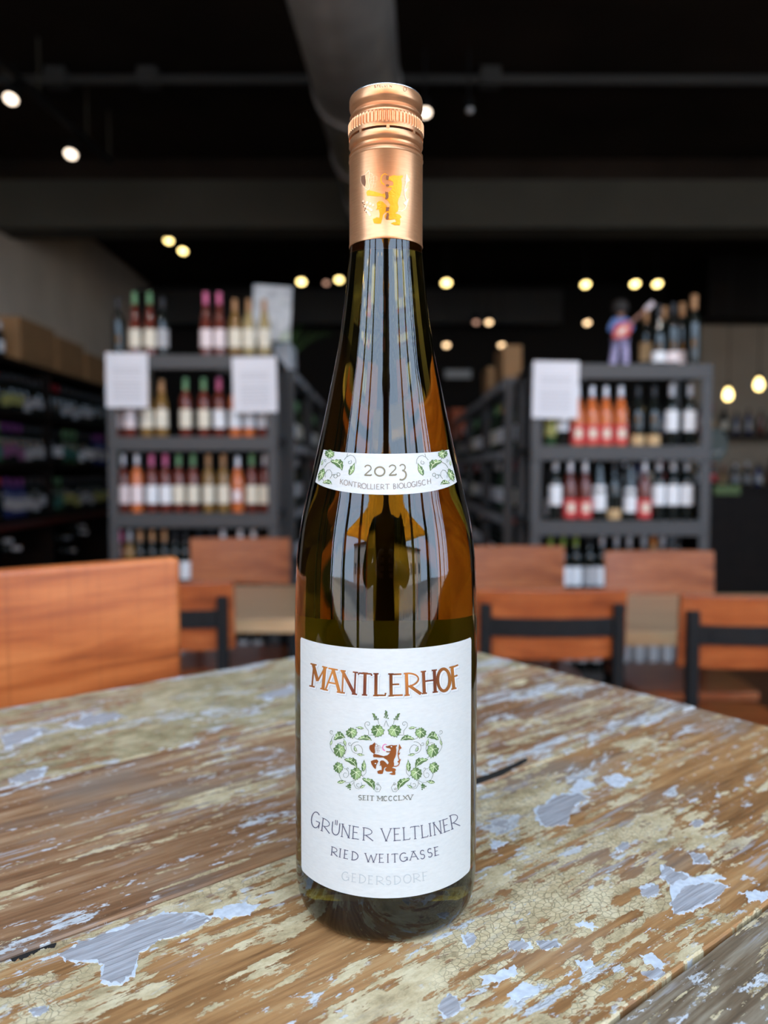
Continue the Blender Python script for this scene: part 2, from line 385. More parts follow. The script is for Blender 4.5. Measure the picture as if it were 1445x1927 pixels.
# dark knot crack along the seam right of the bottle, and one at the near left
M_crack = plain('charred_crack', (0.02, 0.016, 0.013), 0.95)
def ragged(poly, amp, seed, sub=5):
    r = random.Random(seed); out = []
    if sub == 5:
        poly = ragged(poly, amp * 1.3, seed + 1, 4); amp *= .55; sub = 3
    for i, p in enumerate(poly):
        q = poly[(i + 1) % len(poly)]
        for k in range(sub):
            f = k / sub; out.append((p[0] + (q[0] - p[0]) * f + r.uniform(-amp, amp), p[1] + (q[1] - p[1]) * f + r.uniform(-amp, amp)))
    return out
def patch(poly_px, mat, name, h, amp=2.5, seed=1, rim=None):
    pts = [tab(atZ(x, y, ZT + h)) for x, y in ragged(poly_px, amp, seed)]
    cv = sum(p[1] for p in pts) / len(pts)
    i = next((k for k, (a, b, _) in enumerate(PL) if a <= cv <= b), 2)
    a, b = PL[i][0] + .002, PL[i][1] - .002
    pts = [(p[0], min(max(p[1], a), b)) for p in pts]
    return MB().prism(pts, -.0002, h).build(name, mat, planks[i])
def remnant_mat():
    t = NT('lavender_grey_old_paint')
    st = t.noise(t.coords((30, 520, 1)), 1, 3, 0.6); bl = t.noise(t.coords((60, 90, 1)), 1, 5, .6)
    c = t.ramp(st, [(0.38, (0.36, 0.335, 0.335)), (0.55, (0.50, 0.475, 0.48)), (0.7, (0.58, 0.565, 0.58))])
    c = t.mix(t.step(bl, .62, .7), c, (0.74, 0.76, 0.8, 1))
    t.link(c, t.b.inputs['Base Color']); t.bump(st, 0.5, 0.0012); t.P(Roughness=0.5); return t.m
M_rem = remnant_mat()
M_chip = plain('white_paint_chip', (0.72, 0.74, 0.78), 0.55, vary=0.15, nscale=300)
PATCH = [
    [(112, 1795), (150, 1775), (235, 1745), (300, 1722), (350, 1718), (395, 1728), (370, 1745), (300, 1770), (262, 1790), (250, 1830), (225, 1850), (190, 1842), (195, 1815), (180, 1805), (130, 1808)],
    [(1008, 1525), (1045, 1500), (1085, 1492), (1105, 1502), (1075, 1520), (1065, 1550), (1030, 1555), (1015, 1540)],
    [(1262, 1700), (1290, 1668), (1340, 1660), (1368, 1670), (1335, 1695), (1300, 1712), (1270, 1718)],
    [(1245, 1650), (1248, 1628), (1275, 1640), (1300, 1650), (1262, 1665)],
    [(1205, 1672), (1235, 1664), (1242, 1680), (1225, 1688), (1208, 1682)],
    [(955, 1772), (985, 1768), (998, 1780), (975, 1788), (962, 1785)],
    [(1008, 1772), (1050, 1770), (1052, 1780), (1025, 1788)],
    [(826, 1895), (845, 1868), (862, 1880), (868, 1900), (840, 1915)],
    [(873, 1760), (893, 1756), (896, 1770), (880, 1782)],
    [(128, 1362), (170, 1345), (215, 1341), (236, 1348), (200, 1358), (160, 1368)],
    [(0, 1385), (50, 1370), (90, 1372), (60, 1388), (10, 1405)],
    [(15, 1468), (60, 1448), (92, 1448), (70, 1462), (30, 1474)],
    [(480, 1310), (520, 1300), (552, 1290), (552, 1302), (510, 1315)],
    [(1300, 1548), (1318, 1540), (1325, 1550), (1310, 1556)],
    [(1160, 1595), (1178, 1582), (1185, 1592), (1172, 1602)],
    [(1205, 1830), (1240, 1822), (1258, 1838), (1230, 1842)],
    [(1300, 1605), (1325, 1608), (1335, 1622), (1308, 1625)],
    [(55, 1900), (85, 1893), (92, 1900), (68, 1912)],
]
WHITE = [
    [(1068, 1490), (1085, 1468), (1110, 1470), (1140, 1482), (1120, 1494), (1085, 1492)],
    [(1135, 1462), (1160, 1455), (1192, 1468), (1175, 1480), (1148, 1480)],
    [(1268, 1718), (1262, 1640), (1300, 1650), (1345, 1642), (1362, 1652), (1330, 1660), (1290, 1668)],
    [(400, 1722), (430, 1700), (490, 1700), (470, 1722), (430, 1730)],
    [(1395, 1680), (1420, 1672), (1445, 1680), (1445, 1698), (1415, 1695)],
    [(918, 1592), (940, 1578), (955, 1586), (935, 1598)],
    [(1205, 1800), (1225, 1795), (1255, 1812), (1248, 1822), (1215, 1815)],
    [(985, 1850), (1020, 1855), (1010, 1872), (970, 1882), (955, 1872)],
    [(1085, 1738), (1105, 1732), (1125, 1745), (1108, 1752)],
    [(1085, 1810), (1110, 1805), (1118, 1818), (1098, 1830)],
    [(905, 1840), (945, 1825), (965, 1818), (975, 1830), (940, 1848), (910, 1855)],
]
for k, pp in enumerate(PATCH):
    big = [((x - sum(a for a, _ in pp) / len(pp)) * 1.05 + random.Random(k).uniform(-3, 3) + sum(a for a, _ in pp) / len(pp), (y - sum(b for _, b in pp) / len(pp)) * 1.08 + sum(b for _, b in pp) / len(pp)) for x, y in pp]
    patch(big, M_chip, 'paint_chip', .00018, 3.2, 40 + k)
    patch(pp, M_rem, 'old_paint', .00030, 2.2, k)
for k, pp in enumerate(WHITE): patch(pp, M_chip, 'paint_chip', .00020, 3.0, 80 + k)
patch([(880, 1470), (930, 1452), (990, 1426), (992, 1432), (940, 1462), (885, 1480)], M_crack, 'knot_crack', .0002, 1.0, 5)
patch([(20, 1806), (52, 1784), (70, 1778), (110, 1776), (80, 1788), (58, 1796), (35, 1806)], M_crack, 'knot_crack', .0002, 3.0, 6)

# ------------------------------------------------------------------ the bottle of white wine
M_paper = None
def paper_mat():
    t = NT('white_label_paper'); n = t.noise(t.coords((300, 300, 1100)), 1, 4, .6)
    t.link(t.ramp(n, [(0.3, (0.625, 0.605, 0.56)), (0.7, (0.675, 0.655, 0.605))]), t.b.inputs['Base Color'])
    t.P(Roughness=0.7, Specular_IOR_Level=0.3); t.bump(n, 0.12, 0.0002); return t.m
M_paper = paper_mat()
def glass_mat():
    t = NT('olive_bottle_glass')
    n = t.noise(t.coords((60, 60, 14)), 1, 3, .5)
    t.b.inputs['Base Color'].default_value = (0.66, 0.56, 0.16, 1)
    t.P(Roughness=0.0, IOR=1.6, Transmission_Weight=1.0)
    t.bump(n, 0.10, 0.0006)
    va = t.new('ShaderNodeVolumeAbsorption'); va.inputs['Color'].default_value = (0.55, 0.50, 0.02, 1); va.inputs['Density'].default_value = 28.0
    out = t.n['Material Output']; t.link(va.outputs[0], out.inputs['Volume']); return t.m
BP = [(30.0, 0), (33.2, 0.7), (35.6, 3.2), (37.0, 7.0), (37.8, 12), (38.05, 18), (38.1, 40), (38.05, 90), (37.9, 118), (37.6, 131), (36.95, 145.3), (35.2, 159.6),
      (32.3, 172.8), (30.1, 182.5), (27.55, 193.5), (25.0, 205), (22.5, 217.1), (20.5, 226.8), (18.72, 237), (17.2, 248), (16.0, 258.7), (15.05, 268), (14.6, 274), (14.5, 277), (13.4, 281), (13.0, 300), (13.0, 326)]
BP = [(r / 1000, z / 1000) for r, z in BP]
def cat(pts, n=6):
    out = []
    for i in range(len(pts) - 1):
        p0 = pts[max(i - 1, 0)]; p1 = pts[i]; p2 = pts[i + 1]; p3 = pts[min(i + 2, len(pts) - 1)]
        for k in range(n):
            t = k / n; out.append(tuple(0.5 * (2 * b + (c - a) * t + (2 * a - 5 * b + 4 * c - d) * t * t + (3 * b - a - 3 * c + d) * t ** 3) for a, b, c, d in zip(p0, p1, p2, p3)))
    out.append(tuple(pts[-1])); return out
PROF = cat(BP, 5)
def rad(z):
    for (r0, z0), (r1, z1) in zip(PROF, PROF[1:]):
        if z0 <= z <= z1: return r0 + (r1 - r0) * (z - z0) / max(z1 - z0, 1e-9)
    return PROF[0][0] if z < 0 else PROF[-1][0]
CAPR = 0.0149
def surf(px, py, off=0.0, rf=rad):
    """Where the line of sight through a photo pixel meets the bottle of revolution (bottle-local coordinates)."""
    d = ray(px, py); r = 0.03
    a = d.x * d.x + d.y * d.y; b = CAM.x * d.x + CAM.y * d.y
    p = None
    for _ in range(25):
        c = CAM.x ** 2 + CAM.y ** 2 - r * r
        disc = max(b * b - a * c, 0.0)
        t = (-b - math.sqrt(disc)) / a
        p = CAM + d * t; r2 = rf(p.z - ZT) + off
        if abs(r2 - r) < 1e-7: break
        r = 0.5 * r + 0.5 * r2
    return Vector((p.x, p.y, p.z - ZT))
bottle = tag(empty('wine_bottle', (0, 0, ZT)), 'tall slender olive-green wine bottle with copper screw cap standing on the painted table', 'bottle')
gb = MB(); NS = 128
prof = [(0.0005, 0.010), (0.012, 0.0085), (0.022, 0.004), (0.0275, 0.0006)] + PROF
gb.lathe(prof, NS, cap=True)
go = gb.build('glass_body', glass_mat(), bottle, smooth=True)

# ---- 2D drawing helpers: shapes drawn in photo pixels, laid onto the bottle
def split_tris(tris, lim):
    out = []; st = list(tris)
    while st:
        a, b, c = st.pop()
        e = [((a[0] - b[0]) ** 2 + (a[1] - b[1]) ** 2, 0), ((b[0] - c[0]) ** 2 + (b[1] - c[1]) ** 2, 1), ((c[0] - a[0]) ** 2 + (c[1] - a[1]) ** 2, 2)]
        m, k = max(e)
        if m <= lim * lim: out.append((a, b, c)); continue
        if k == 1: a, b, c = b, c, a
        elif k == 2: a, b, c = c, a, b
        h = ((a[0] + b[0]) / 2, (a[1] + b[1]) / 2); st += [(a, h, c), (h, b, c)]
    return out
class Art:
    """Collects flat print: polygons and strokes in photo pixels."""
    def __init__(s): s.t = []
    def poly(s, pts, lim=9):
        tr = tessellate_polygon([[Vector((x, y, 0)) for x, y in pts]])
        s.t += split_tris([tuple(pts[i] for i in t) for t in tr], lim); return s
    def stroke(s, pts, w, close=False):
        pts = [tuple(p) for p in pts]
        d = [pts[0]]
        for p, q in zip(pts, pts[1:]):
            L = math.hypot(q[0] - p[0], q[1] - p[1]); k = max(1, int(L / 4))
            d += [(p[0] + (q[0] - p[0]) * i / k, p[1] + (q[1] - p[1]) * i / k) for i in range(1, k + 1)]
        n = len(d); ws = w if isinstance(w, (list, tuple)) else None
        L_, R_ = [], []
        for i, p in enumerate(d):
            a, b = d[max(i - 1, 0)], d[min(i + 1, n - 1)]
            tx, ty = b[0] - a[0], b[1] - a[1]; l = math.hypot(tx, ty) or 1; nx, ny = -ty / l, tx / l
            ww = (ws[0] + (ws[1] - ws[0]) * i / max(n - 1, 1) if ws else w) / 2
            L_.append((p[0] + nx * ww, p[1] + ny * ww)); R_.append((p[0] - nx * ww, p[1] - ny * ww))
        for i in range(n - 1):
            s.t += [(L_[i], R_[i], R_[i + 1]), (L_[i], R_[i + 1], L_[i + 1])]
        return s
    def moved(s, dx, dy):
        a = Art(); a.t = [tuple((x + dx, y + dy) for x, y in t) for t in s.t]; return a
    def build(s, name, mat, parent, off, rf=rad):
        stuff = name.startswith('vine')
        mb = MB(); ix = {}
        for t in s.t:
            f = []
            for p in t:
                k = (round(p[0], 3), round(p[1], 3))
                if k not in ix: ix[k] = len(mb.v); mb.v.append(tuple(surf(p[0], p[1], off, rf)))
                f.append(ix[k])
            if len(set(f)) == 3: mb.f.append(tuple(f))
        o = mb.build(name, mat, parent, fix=False)
        # face outwards
        me = o.data; bm = bmesh.new(); bm.from_mesh(me)
        for f in bm.faces:
            f.normal_update(); c = f.calc_center_median()
            if f.normal.dot(Vector((c.x, c.y, 0))) < 0: f.normal_flip()
        bm.to_mesh(me); bm.free()
        if stuff: o['kind'] = 'stuff'
        return o
def arc(cx, cy, rx, ry, a0, a1, n=14):
    return [(cx + rx * math.cos(R(a0 + (a1 - a0) * i / n)), cy + ry * math.sin(R(a0 + (a1 - a0) * i / n))) for i in range(n + 1)]
# glyphs: strokes in a unit box, y up; weight 1 thick, 0 thin
GL = {
 'A': [([(0, 0), (.46, 1)], 0), ([(.44, 1), (1, 0)], 1), ([(.18, .36), (.8, .36)], 0), ([(.3, 1), (.6, 1)], 0)],
 'B': [([(.1, 0), (.1, 1)], 1), (arc(.1, .77, .62, .23, 90, -90), 0), (arc(.1, .27, .8, .27, 90, -90), 1)],
 'C': [(arc(.52, .5, .5, .5, 45, 315, 22), 1)],
 'D': [([(.1, 0), (.1, 1)], 1), (arc(.1, .5, .86, .5, 90, -90, 20), 1)],
 'E': [([(.12, 0), (.12, 1)], 1), ([(.12, .98), (.92, .98)], 0), ([(.12, .52), (.74, .52)], 0), ([(.12, .02), (1, .02)], 0)],
 'F': [([(.15, 0), (.15, 1)], 1), ([(.15, .97), (1, 1.02)], 0), ([(.15, .54), (.8, .56)], 0)],
 'G': [(arc(.5, .5, .5, .5, 50, 350, 24), 1), ([(.55, .44), (1.0, .44)], 0), ([(.97, .44), (.97, .05)], 1)],
 'H': [([(.1, 0), (.1, 1)], 1), ([(.9, 0), (.9, 1)], 1), ([(.1, .55), (.9, .55)], 0)],
 'I': [([(.5, 0), (.5, 1)], 1)],
 'K': [([(.1, 0), (.1, 1)], 1), ([(.1, .42), (.9, 1)], 0), ([(.32, .56), (1, 0)], 1)],
 'L': [([(.12, 0), (.12, 1)], 1), ([(.12, .02), (.95, .02), (1.0, .14)], 0)],
 'M': [([(.06, 0), (.06, 1)], 0), ([(.0, 1), (.46, .3)], 1), ([(.46, .3), (.92, .96)], 0), ([(.92, 0), (.92, 1)], 1)],
 'N': [([(.08, 0), (.08, 1)], 0), ([(.02, 1), (.92, 0)], 1), ([(.92, 0), (.92, 1)], 0)],
 'O': [(arc(.5, .5, .5, .5, 0, 360, 32), 1)],
 'R': [([(.12, 0), (.12, 1)], 1), (arc(.12, .70, .78, .30, 90, -90, 16), 0), ([(.30, .42), (1.04, 0)], 1)],
 'S': [(arc(.5, .75, .42, .25, 30, 270, 16) + arc(.5, .26, .46, .26, 90, -150, 16)[1:], 1)],
 'T': [([(.5, 0), (.5, 1)], 1), ([(0, .9), (.06, .98), (.94, .98), (1, .9)], 0)],
 'U': [([(.06, 1), (.06, .4)] + arc(.5, .4, .44, .4, 180, 360, 16) + [(.94, 1)], 1)],
 'V': [([(0, 1), (.5, 0)], 1), ([(.5, 0), (1, 1)], 0)],
 'W': [([(0, 1), (.28, 0)], 1), ([(.28, 0), (.5, .86)], 0), ([(.5, .86), (.74, 0)], 1), ([(.74, 0), (1, 1)], 0)],
 'X': [([(0, 1), (1, 0)], 1), ([(0, 0), (1, 1)], 0)],
 '2': [(arc(.48, .72, .42, .28, 165, -30, 16) + [(.05, .03)], 0), ([(.03, .03), (.86, .03), (1, .12)], 1)],
 '0': [(arc(.5, .43, .5, .43, 0, 360, 32), 1)],
 '3': [(arc(.45, .70, .40, .30, 150, -60, 14) + [(.42, .44)], 0), (arc(.35, -.02, .6, .46, 80, -120, 20), 1)],
}
GL['Ü'] = GL['U'] + [([(.40, .78), (.40, 1.18)], 0), ([(.60, .78), (.60, 1.18)], 0)]
def lagr(pts):
    def f(x):
        # piecewise smooth interpolation through control points
        if x <= pts[0][0]: a, b = pts[0], pts[1]; return a[1] + (b[1] - a[1]) * (x - a[0]) / (b[0] - a[0])
        if x >= pts[-1][0]: a, b = pts[-2], pts[-1]; return b[1] + (b[1] - a[1]) * (x - b[0]) / (b[0] - a[0])
        for i in range(len(pts) - 1):
            if pts[i][0] <= x <= pts[i + 1][0]:
                p0, p1, p2, p3 = pts[max(i - 1, 0)], pts[i], pts[i + 1], pts[min(i + 2, len(pts) - 1)]
                t = (x - p1[0]) / (p2[0] - p1[0]); h = p2[0] - p1[0]
                m1 = (p2[1] - p0[1]) / (p2[0] - p0[0]) * h; m2 = (p3[1] - p1[1]) / (p3[0] - p1[0]) * h
                return (2 * t ** 3 - 3 * t * t + 1) * p1[1] + (t ** 3 - 2 * t * t + t) * m1 + (-2 * t ** 3 + 3 * t * t) * p2[1] + (t ** 3 - t * t) * m2
    return f
def text(spec, base, h, thick, thin, serif=0.0, org=(0, 0), k=1.0, hs={}):
    """spec: (char, x0, x1) in zoom pixels; base: baseline points; all mapped to photo pixels by org + z / k."""
    A = Art(); bf = lagr(base)
    Z = lambda x, y: (org[0] + x / k, org[1] + y / k)
    for i, (ch, x0, x1) in enumerate(spec):
        hh = hs.get(i, h); xm = (x0 + x1) / 2; sl = (bf(x1) - bf(x0)) / (x1 - x0)
        def pt(q):
            x = x0 + (x1 - x0) * q[0]
            return Z(x + sl * hh * q[1] * 0.35, bf(xm) + sl * (x - xm) - hh * q[1])
        for pts, wt in GL[ch]:
            A.stroke([pt(q) for q in pts], thick if wt else thin)
            if serif and len(pts) == 2 and abs(pts[0][0] - pts[1][0]) < 0.62:
                for q in pts:
                    if abs(q[1]) < .02 or abs(q[1] - 1) < .02:
                        s = serif / (x1 - x0) * k
                        A.stroke([pt((q[0] - s, q[1])), pt((q[0] + s, q[1]))], thin * 0.9)
    return A
# ---- main label
lab = MB(); nu, nv = 64, 40
pl_, pr_ = surf(566.5, 1420), surf(885.5, 1420)
phl, phr = math.atan2(pl_.x, -pl_.y), math.atan2(pr_.x, -pr_.y)
zt1, zb1_ = surf(726, 1221).z, surf(726, 1690).z
def sheet(ph0, ph1, zf0, zf1, off, nu=64, nv=24, corner=0.0):
    mb = MB()
    for j in range(nv + 1):
        for i in range(nu + 1):
            a = ph0 + (ph1 - ph0) * i / nu; u = i / nu
            z = zf0(u) + (zf1(u) - zf0(u)) * j / nv; r = rad(z) + off
            mb.v.append((r * math.sin(a), -r * math.cos(a), z))
    mb.f = [(j * (nu + 1) + i, j * (nu + 1) + i + 1, (j + 1) * (nu + 1) + i + 1, (j + 1) * (nu + 1) + i) for j in range(nv) for i in range(nu)]
    return mb
def rc(u, s):  # rounded sheet corners
    e = min(u, 1 - u) * 0.083; c = 0.0012
    return s * (c - math.sqrt(max(c * c - (c - e) ** 2, 0))) if e < c else 0.0
main = sheet(phl, phr, lambda u: zb1_ + rc(u, 1), lambda u: zt1 + rc(u, -1), 0.00015, 96, 30).build('front_label', M_paper, bottle, smooth=True)
main['label'] = 'large white paper front label with copper and green print'
back = sheet(math.pi - 1.15, math.pi + 1.15, lambda u: zb1_, lambda u: surf(726, 1219).z, 0.00015, 48, 12).build('back_label', plain('back_label_paper', (.85, .86, .78), .8), bottle, smooth=True)
back['label'] = 'pale back label seen through the glass'
# ---- inks
M_ink = plain('violet_grey_ink', srgb(92, 88, 104), 0.6, vary=.05)
M_inkg = plain('warm_grey_ink', srgb(120, 118, 105), 0.6, vary=.05)
M_inkp = plain('pale_grey_ink', srgb(186, 187, 184), 0.6, vary=.03)
M_inkt = plain('taupe_ink', srgb(150, 138, 126), 0.6, vary=.03)
M_inky = plain('olive_grey_ink', srgb(128, 118, 92), 0.5, vary=.05)
M_emb = plain('embossed_paper', (.72, .70, .67), .7, vary=.02)
M_embs = plain('emboss_shade_grey', (.54, .535, .52), .7, vary=.02)
M_leafd = plain('leaf_green_ink', srgb(88, 112, 62), 0.6, vary=.25, nscale=900)
M_leafl = plain('light_leaf_green_ink', srgb(146, 168, 108), 0.6, vary=.15, nscale=900)
M_vein = plain('cream_vein_ink', srgb(226, 232, 188), 0.6, vary=.03)
M_stem = plain('grey_green_stem_ink', srgb(134, 138, 124), 0.6, vary=.05)
M_pink = plain('pink_ink', srgb(232, 110, 160), 0.6, vary=.05)
def foil(name, c1, c2, rough=0.3, sc_=260, metal=.75):
    t = NT(name); n = t.noise(t.coords((sc_ / 8, sc_ / 8, sc_ / 20)), 1, 3, .5)
    t.link(t.ramp(n, [(0.35, c1), (0.65, c2)]), t.b.inputs['Base Color']); t.P(Roughness=rough, Metallic=metal); return t.m
M_foil = foil('copper_foil', (0.22, 0.055, 0.025), (0.82, 0.30, 0.06), .32, 420, .6)  # maroon-to-orange noise paints the foil's varied reflections into its colour
M_lion = foil('copper_lion_foil', (0.30, 0.075, 0.018), (0.50, 0.15, 0.035), .35, 500, .5)
def zspec(s): return s
W1 = text([('M', 75, 190), ('A', 203, 330), ('N', 345, 478), ('T', 497, 620), ('L', 648, 750), ('E', 785, 905), ('R', 928, 1065), ('H', 1088, 1212), ('O', 1228, 1338), ('F', 1358, 1425)],
          [(80, 248), (260, 290), (480, 320), (690, 333), (850, 333), (1000, 324), (1150, 306), (1290, 288), (1400, 262)], 198, 5.8, 3.0, 5.0, (570, 1240), 4.8167)
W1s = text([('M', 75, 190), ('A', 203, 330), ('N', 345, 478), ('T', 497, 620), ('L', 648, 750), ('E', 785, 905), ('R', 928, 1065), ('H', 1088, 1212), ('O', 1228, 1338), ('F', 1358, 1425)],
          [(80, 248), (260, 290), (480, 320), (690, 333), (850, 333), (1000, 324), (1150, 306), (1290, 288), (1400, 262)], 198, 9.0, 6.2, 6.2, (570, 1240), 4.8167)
W1s.moved(2.4, 3.2).build('lettering_shadow', M_embs, main, 0.00020)  # grey offset copy paints the shade beside the embossed letters
W1s.moved(1.2, 1.6).build('lettering_relief', M_emb, main, 0.00026)
W1.build('lettering', M_foil, main, 0.00036)
text([('S', 525, 548), ('E', 558, 580), ('I', 588, 598), ('T', 608, 640), ('M', 664, 703), ('C', 710, 737), ('C', 747, 774), ('C', 784, 811), ('L', 820, 848), ('X', 853, 886), ('V', 889, 924)],
     [(525, 1270), (640, 1275), (720, 1277), (800, 1275), (924, 1267)], 34, 1.6, 1.05, 2.2, (540, 1180), 3.905).build('lettering', M_inkg, main, 0.00026)
text([('G', 65, 138), ('R', 155, 230), ('Ü', 247, 318), ('N', 335, 408), ('E', 430, 490), ('R', 520, 612), ('V', 688, 772), ('E', 797, 858), ('L', 880, 940), ('T', 945, 1025), ('L', 1042, 1098), ('I', 1112, 1130), ('N', 1152, 1218), ('E', 1238, 1288), ('R', 1302, 1376)],
     [(90, 262), (190, 305), (280, 331), (370, 352), (460, 368), (570, 381), (730, 386), (830, 382), (910, 375), (985, 366), (1070, 354), (1120, 342), (1185, 326), (1262, 302), (1340, 268)], 110, 1.7, 1.3, 2.4, (570, 1500), 4.661,
     {0: 134, 14: 118}).build('lettering', M_ink, main, 0.00026)
text([('R', 243, 300), ('I', 315, 330), ('E', 357, 395), ('D', 425, 483), ('W', 545, 645), ('E', 667, 710), ('I', 738, 752), ('T', 778, 835), ('G', 852, 918), ('A', 940, 1010), ('S', 1030, 1070), ('S', 1097, 1136), ('E', 1157, 1195)],
     [(260, 512), (330, 529), (376, 540), (455, 555), (600, 571), (745, 574), (810, 571), (885, 564), (975, 549), (1050, 541), (1116, 526), (1180, 510)], 74, 1.6, 1.2, 2.0, (570, 1500), 4.661).build('lettering', M_ink, main, 0.00026)
text([('G', 340, 402), ('E', 427, 465), ('D', 490, 550), ('E', 572, 614), ('R', 640, 708), ('S', 728, 772), ('D', 800, 860), ('O', 885, 950), ('R', 968, 1030), ('F', 1050, 1095)],
     [(370, 732), (445, 745), (520, 756), (593, 763), (675, 768), (750, 769), (830, 764), (917, 754), (1000, 743), (1072, 732)], 74, 1.6, 1.2, 2.0, (570, 1500), 4.661).build('lettering', M_inkp, main, 0.00026)

# ---- vine wreath: left half drawn in a local pixel frame and mirrored
def leaf_ivy(cx, cy, w, h, rot):
    o = [(0, -.52), (.10, -.40), (.20, -.44), (.27, -.30), (.48, -.26), (.44, -.08), (.52, .06), (.40, .14), (.40, .28), (.24, .28), (.20, .42), (.08, .38), (0, .52),
         (-.08, .38), (-.20, .42), (-.24, .28), (-.40, .28), (-.40, .14), (-.52, .06), (-.44, -.08), (-.48, -.26), (-.27, -.30), (-.20, -.44), (-.10, -.40)]
    v = [[(0, -.12), (0, .40)], [(0, -.12), (.32, .12)], [(0, -.12), (-.32, .12)], [(0, -.12), (.30, -.22)], [(0, -.12), (-.30, -.22)]]
    half = [p for p in o[:13]] + [(0, .1)]
    return o, v, half
def leaf_half(cx, cy, w, h, rot):
    o = [(-.52, .28), (-.40, .02), (-.32, .02), (-.26, -.20), (-.14, -.22), (-.04, -.40), (.08, -.34), (.20, -.36), (.28, -.16), (.36, -.12), (.52, .34), (.30, .28), (.1, .34), (-.15, .30), (-.36, .36)]
    v = [[(-.42, .24), (-.1, .04), (.2, .06), (.42, .26)], [(-.1, .04), (-.06, -.26)], [(.14, .05), (.16, -.22)], [(-.26, .14), (-.3, -.04)]]
    return o, v, [(-.52, .28), (-.40, .02), (-.32, .02), (-.26, -.20), (-.14, -.22), (0, -.05), (-.1, .1)]
def leaf_slim(cx, cy, w, h, rot):
    o = [(0, -.52), (.16, -.30), (.40, -.12), (.46, .10), (.30, .32), (.06, .46), (-.2, .40), (-.42, .16), (-.36, -.02), (-.44, -.12), (-.2, -.22)]
    v = [[(0, -.3), (.04, .36)], [(.03, .05), (.26, -.05)], [(.03, .15), (-.24, .06)]]
    return o, v, [(0, -.52), (.16, -.30), (.40, -.12), (.46, .10), (.30, .32), (.06, .46), (.02, 0)]
def put(q, cx, cy, w, h, rot):
    c, s = math.cos(R(rot)), math.sin(R(rot)); x, y = q[0] * w, q[1] * h
    return (cx + c * x - s * y, cy + s * x + c * y)
def spiral(cx, cy, r0, r1, a0, a1, n=26):
    return [(cx + (r0 + (r1 - r0) * i / n) * math.cos(R(a0 + (a1 - a0) * i / n)), cy + (r0 + (r1 - r0) * i / n) * math.sin(R(a0 + (a1 - a0) * i / n))) for i in range(n + 1)]
LEAVES = [(leaf_ivy, 1075, 490, 270, 275, 20), (leaf_ivy, 552, 530, 230, 235, -10), (leaf_half, 295, 580, 230, 220, -12), (leaf_half, 820, 622, 280, 150, 4),
          (leaf_ivy, 310, 890, 240, 310, -14), (leaf_half, 560, 1095, 300, 190, 32), (leaf_ivy, 285, 1228, 200, 245, -12), (leaf_ivy, 640, 1350, 235, 285, 6),
          (leaf_slim, 795, 1190, 105, 250, 4), (leaf_half, 925, 1520, 330, 190, 42), (leaf_slim, 350, 1512, 80, 190, 82), (leaf_slim, 715, 425, 62, 175, -82),
          (leaf_slim, 412, 720, 62, 160, -14), (leaf_slim, 140, 720, 52, 130, 14), (leaf_slim, 735, 965, 60, 160, 98), (leaf_slim, 775, 1605, 60, 130, 58), (leaf_slim, 622, 850, 60, 130, -20)]
STEMS = [spiral(660, 825, 120, 115, -75, -270, 22) , [(770, 930), (772, 860), (740, 800), (690, 765), (640, 775), (600, 820), (600, 870), (640, 900), (670, 885)],
         [(200, 560), (150, 640), (120, 740), (125, 820), (170, 900), (230, 970)], [(370, 1010), (430, 1030)], [(290, 1320), (310, 1400), (350, 1480)],
         [(420, 1530), (520, 1525), (590, 1490), (620, 1460)], [(600, 1500), (600, 1570), (640, 1640), (700, 1655), (740, 1630)], spiral(690, 1570, 70, 16, -40, 330),
         spiral(880, 350, 66, 14, 150, 520), [(815, 380), (840, 420), (890, 480), (895, 570)], [(905, 575), (990, 568)], [(1100, 350), (1090, 290), (1065, 250)],
         [(1200, 400), (1247, 280)], [(610, 630), (690, 660)], [(420, 560), (450, 560)], spiral(150, 505, 48, 10, 60, 420), spiral(515, 745, 42, 10, 20, 380),
         [(430, 930), (445, 840), (430, 780), (400, 740), (330, 720), (270, 750)], [(390, 1240), (450, 1255), (490, 1310), (490, 1380), (450, 1430), (400, 1420), (380, 1370), (410, 1330), (450, 1340)],
         spiral(475, 1250, 30, 8, 90, 400), [(745, 1385), (800, 1380), (840, 1330), (840, 1240)], [(760, 1390), (820, 1450)], [(1040, 1560), (1110, 1570), (1145, 1630), (1110, 1710), (1050, 1715), (1020, 1680)],
         spiral(1085, 1550, 30, 8, 60, 420), [(560, 1570), (590, 1530)], spiral(1060, 1650, 28, 8, 0, 420)]
BUNCH = [(1020, 200, 70, 140, -28), (1247, 160, 80, 150, 0), (500, 1600, 100, 90, 30)]
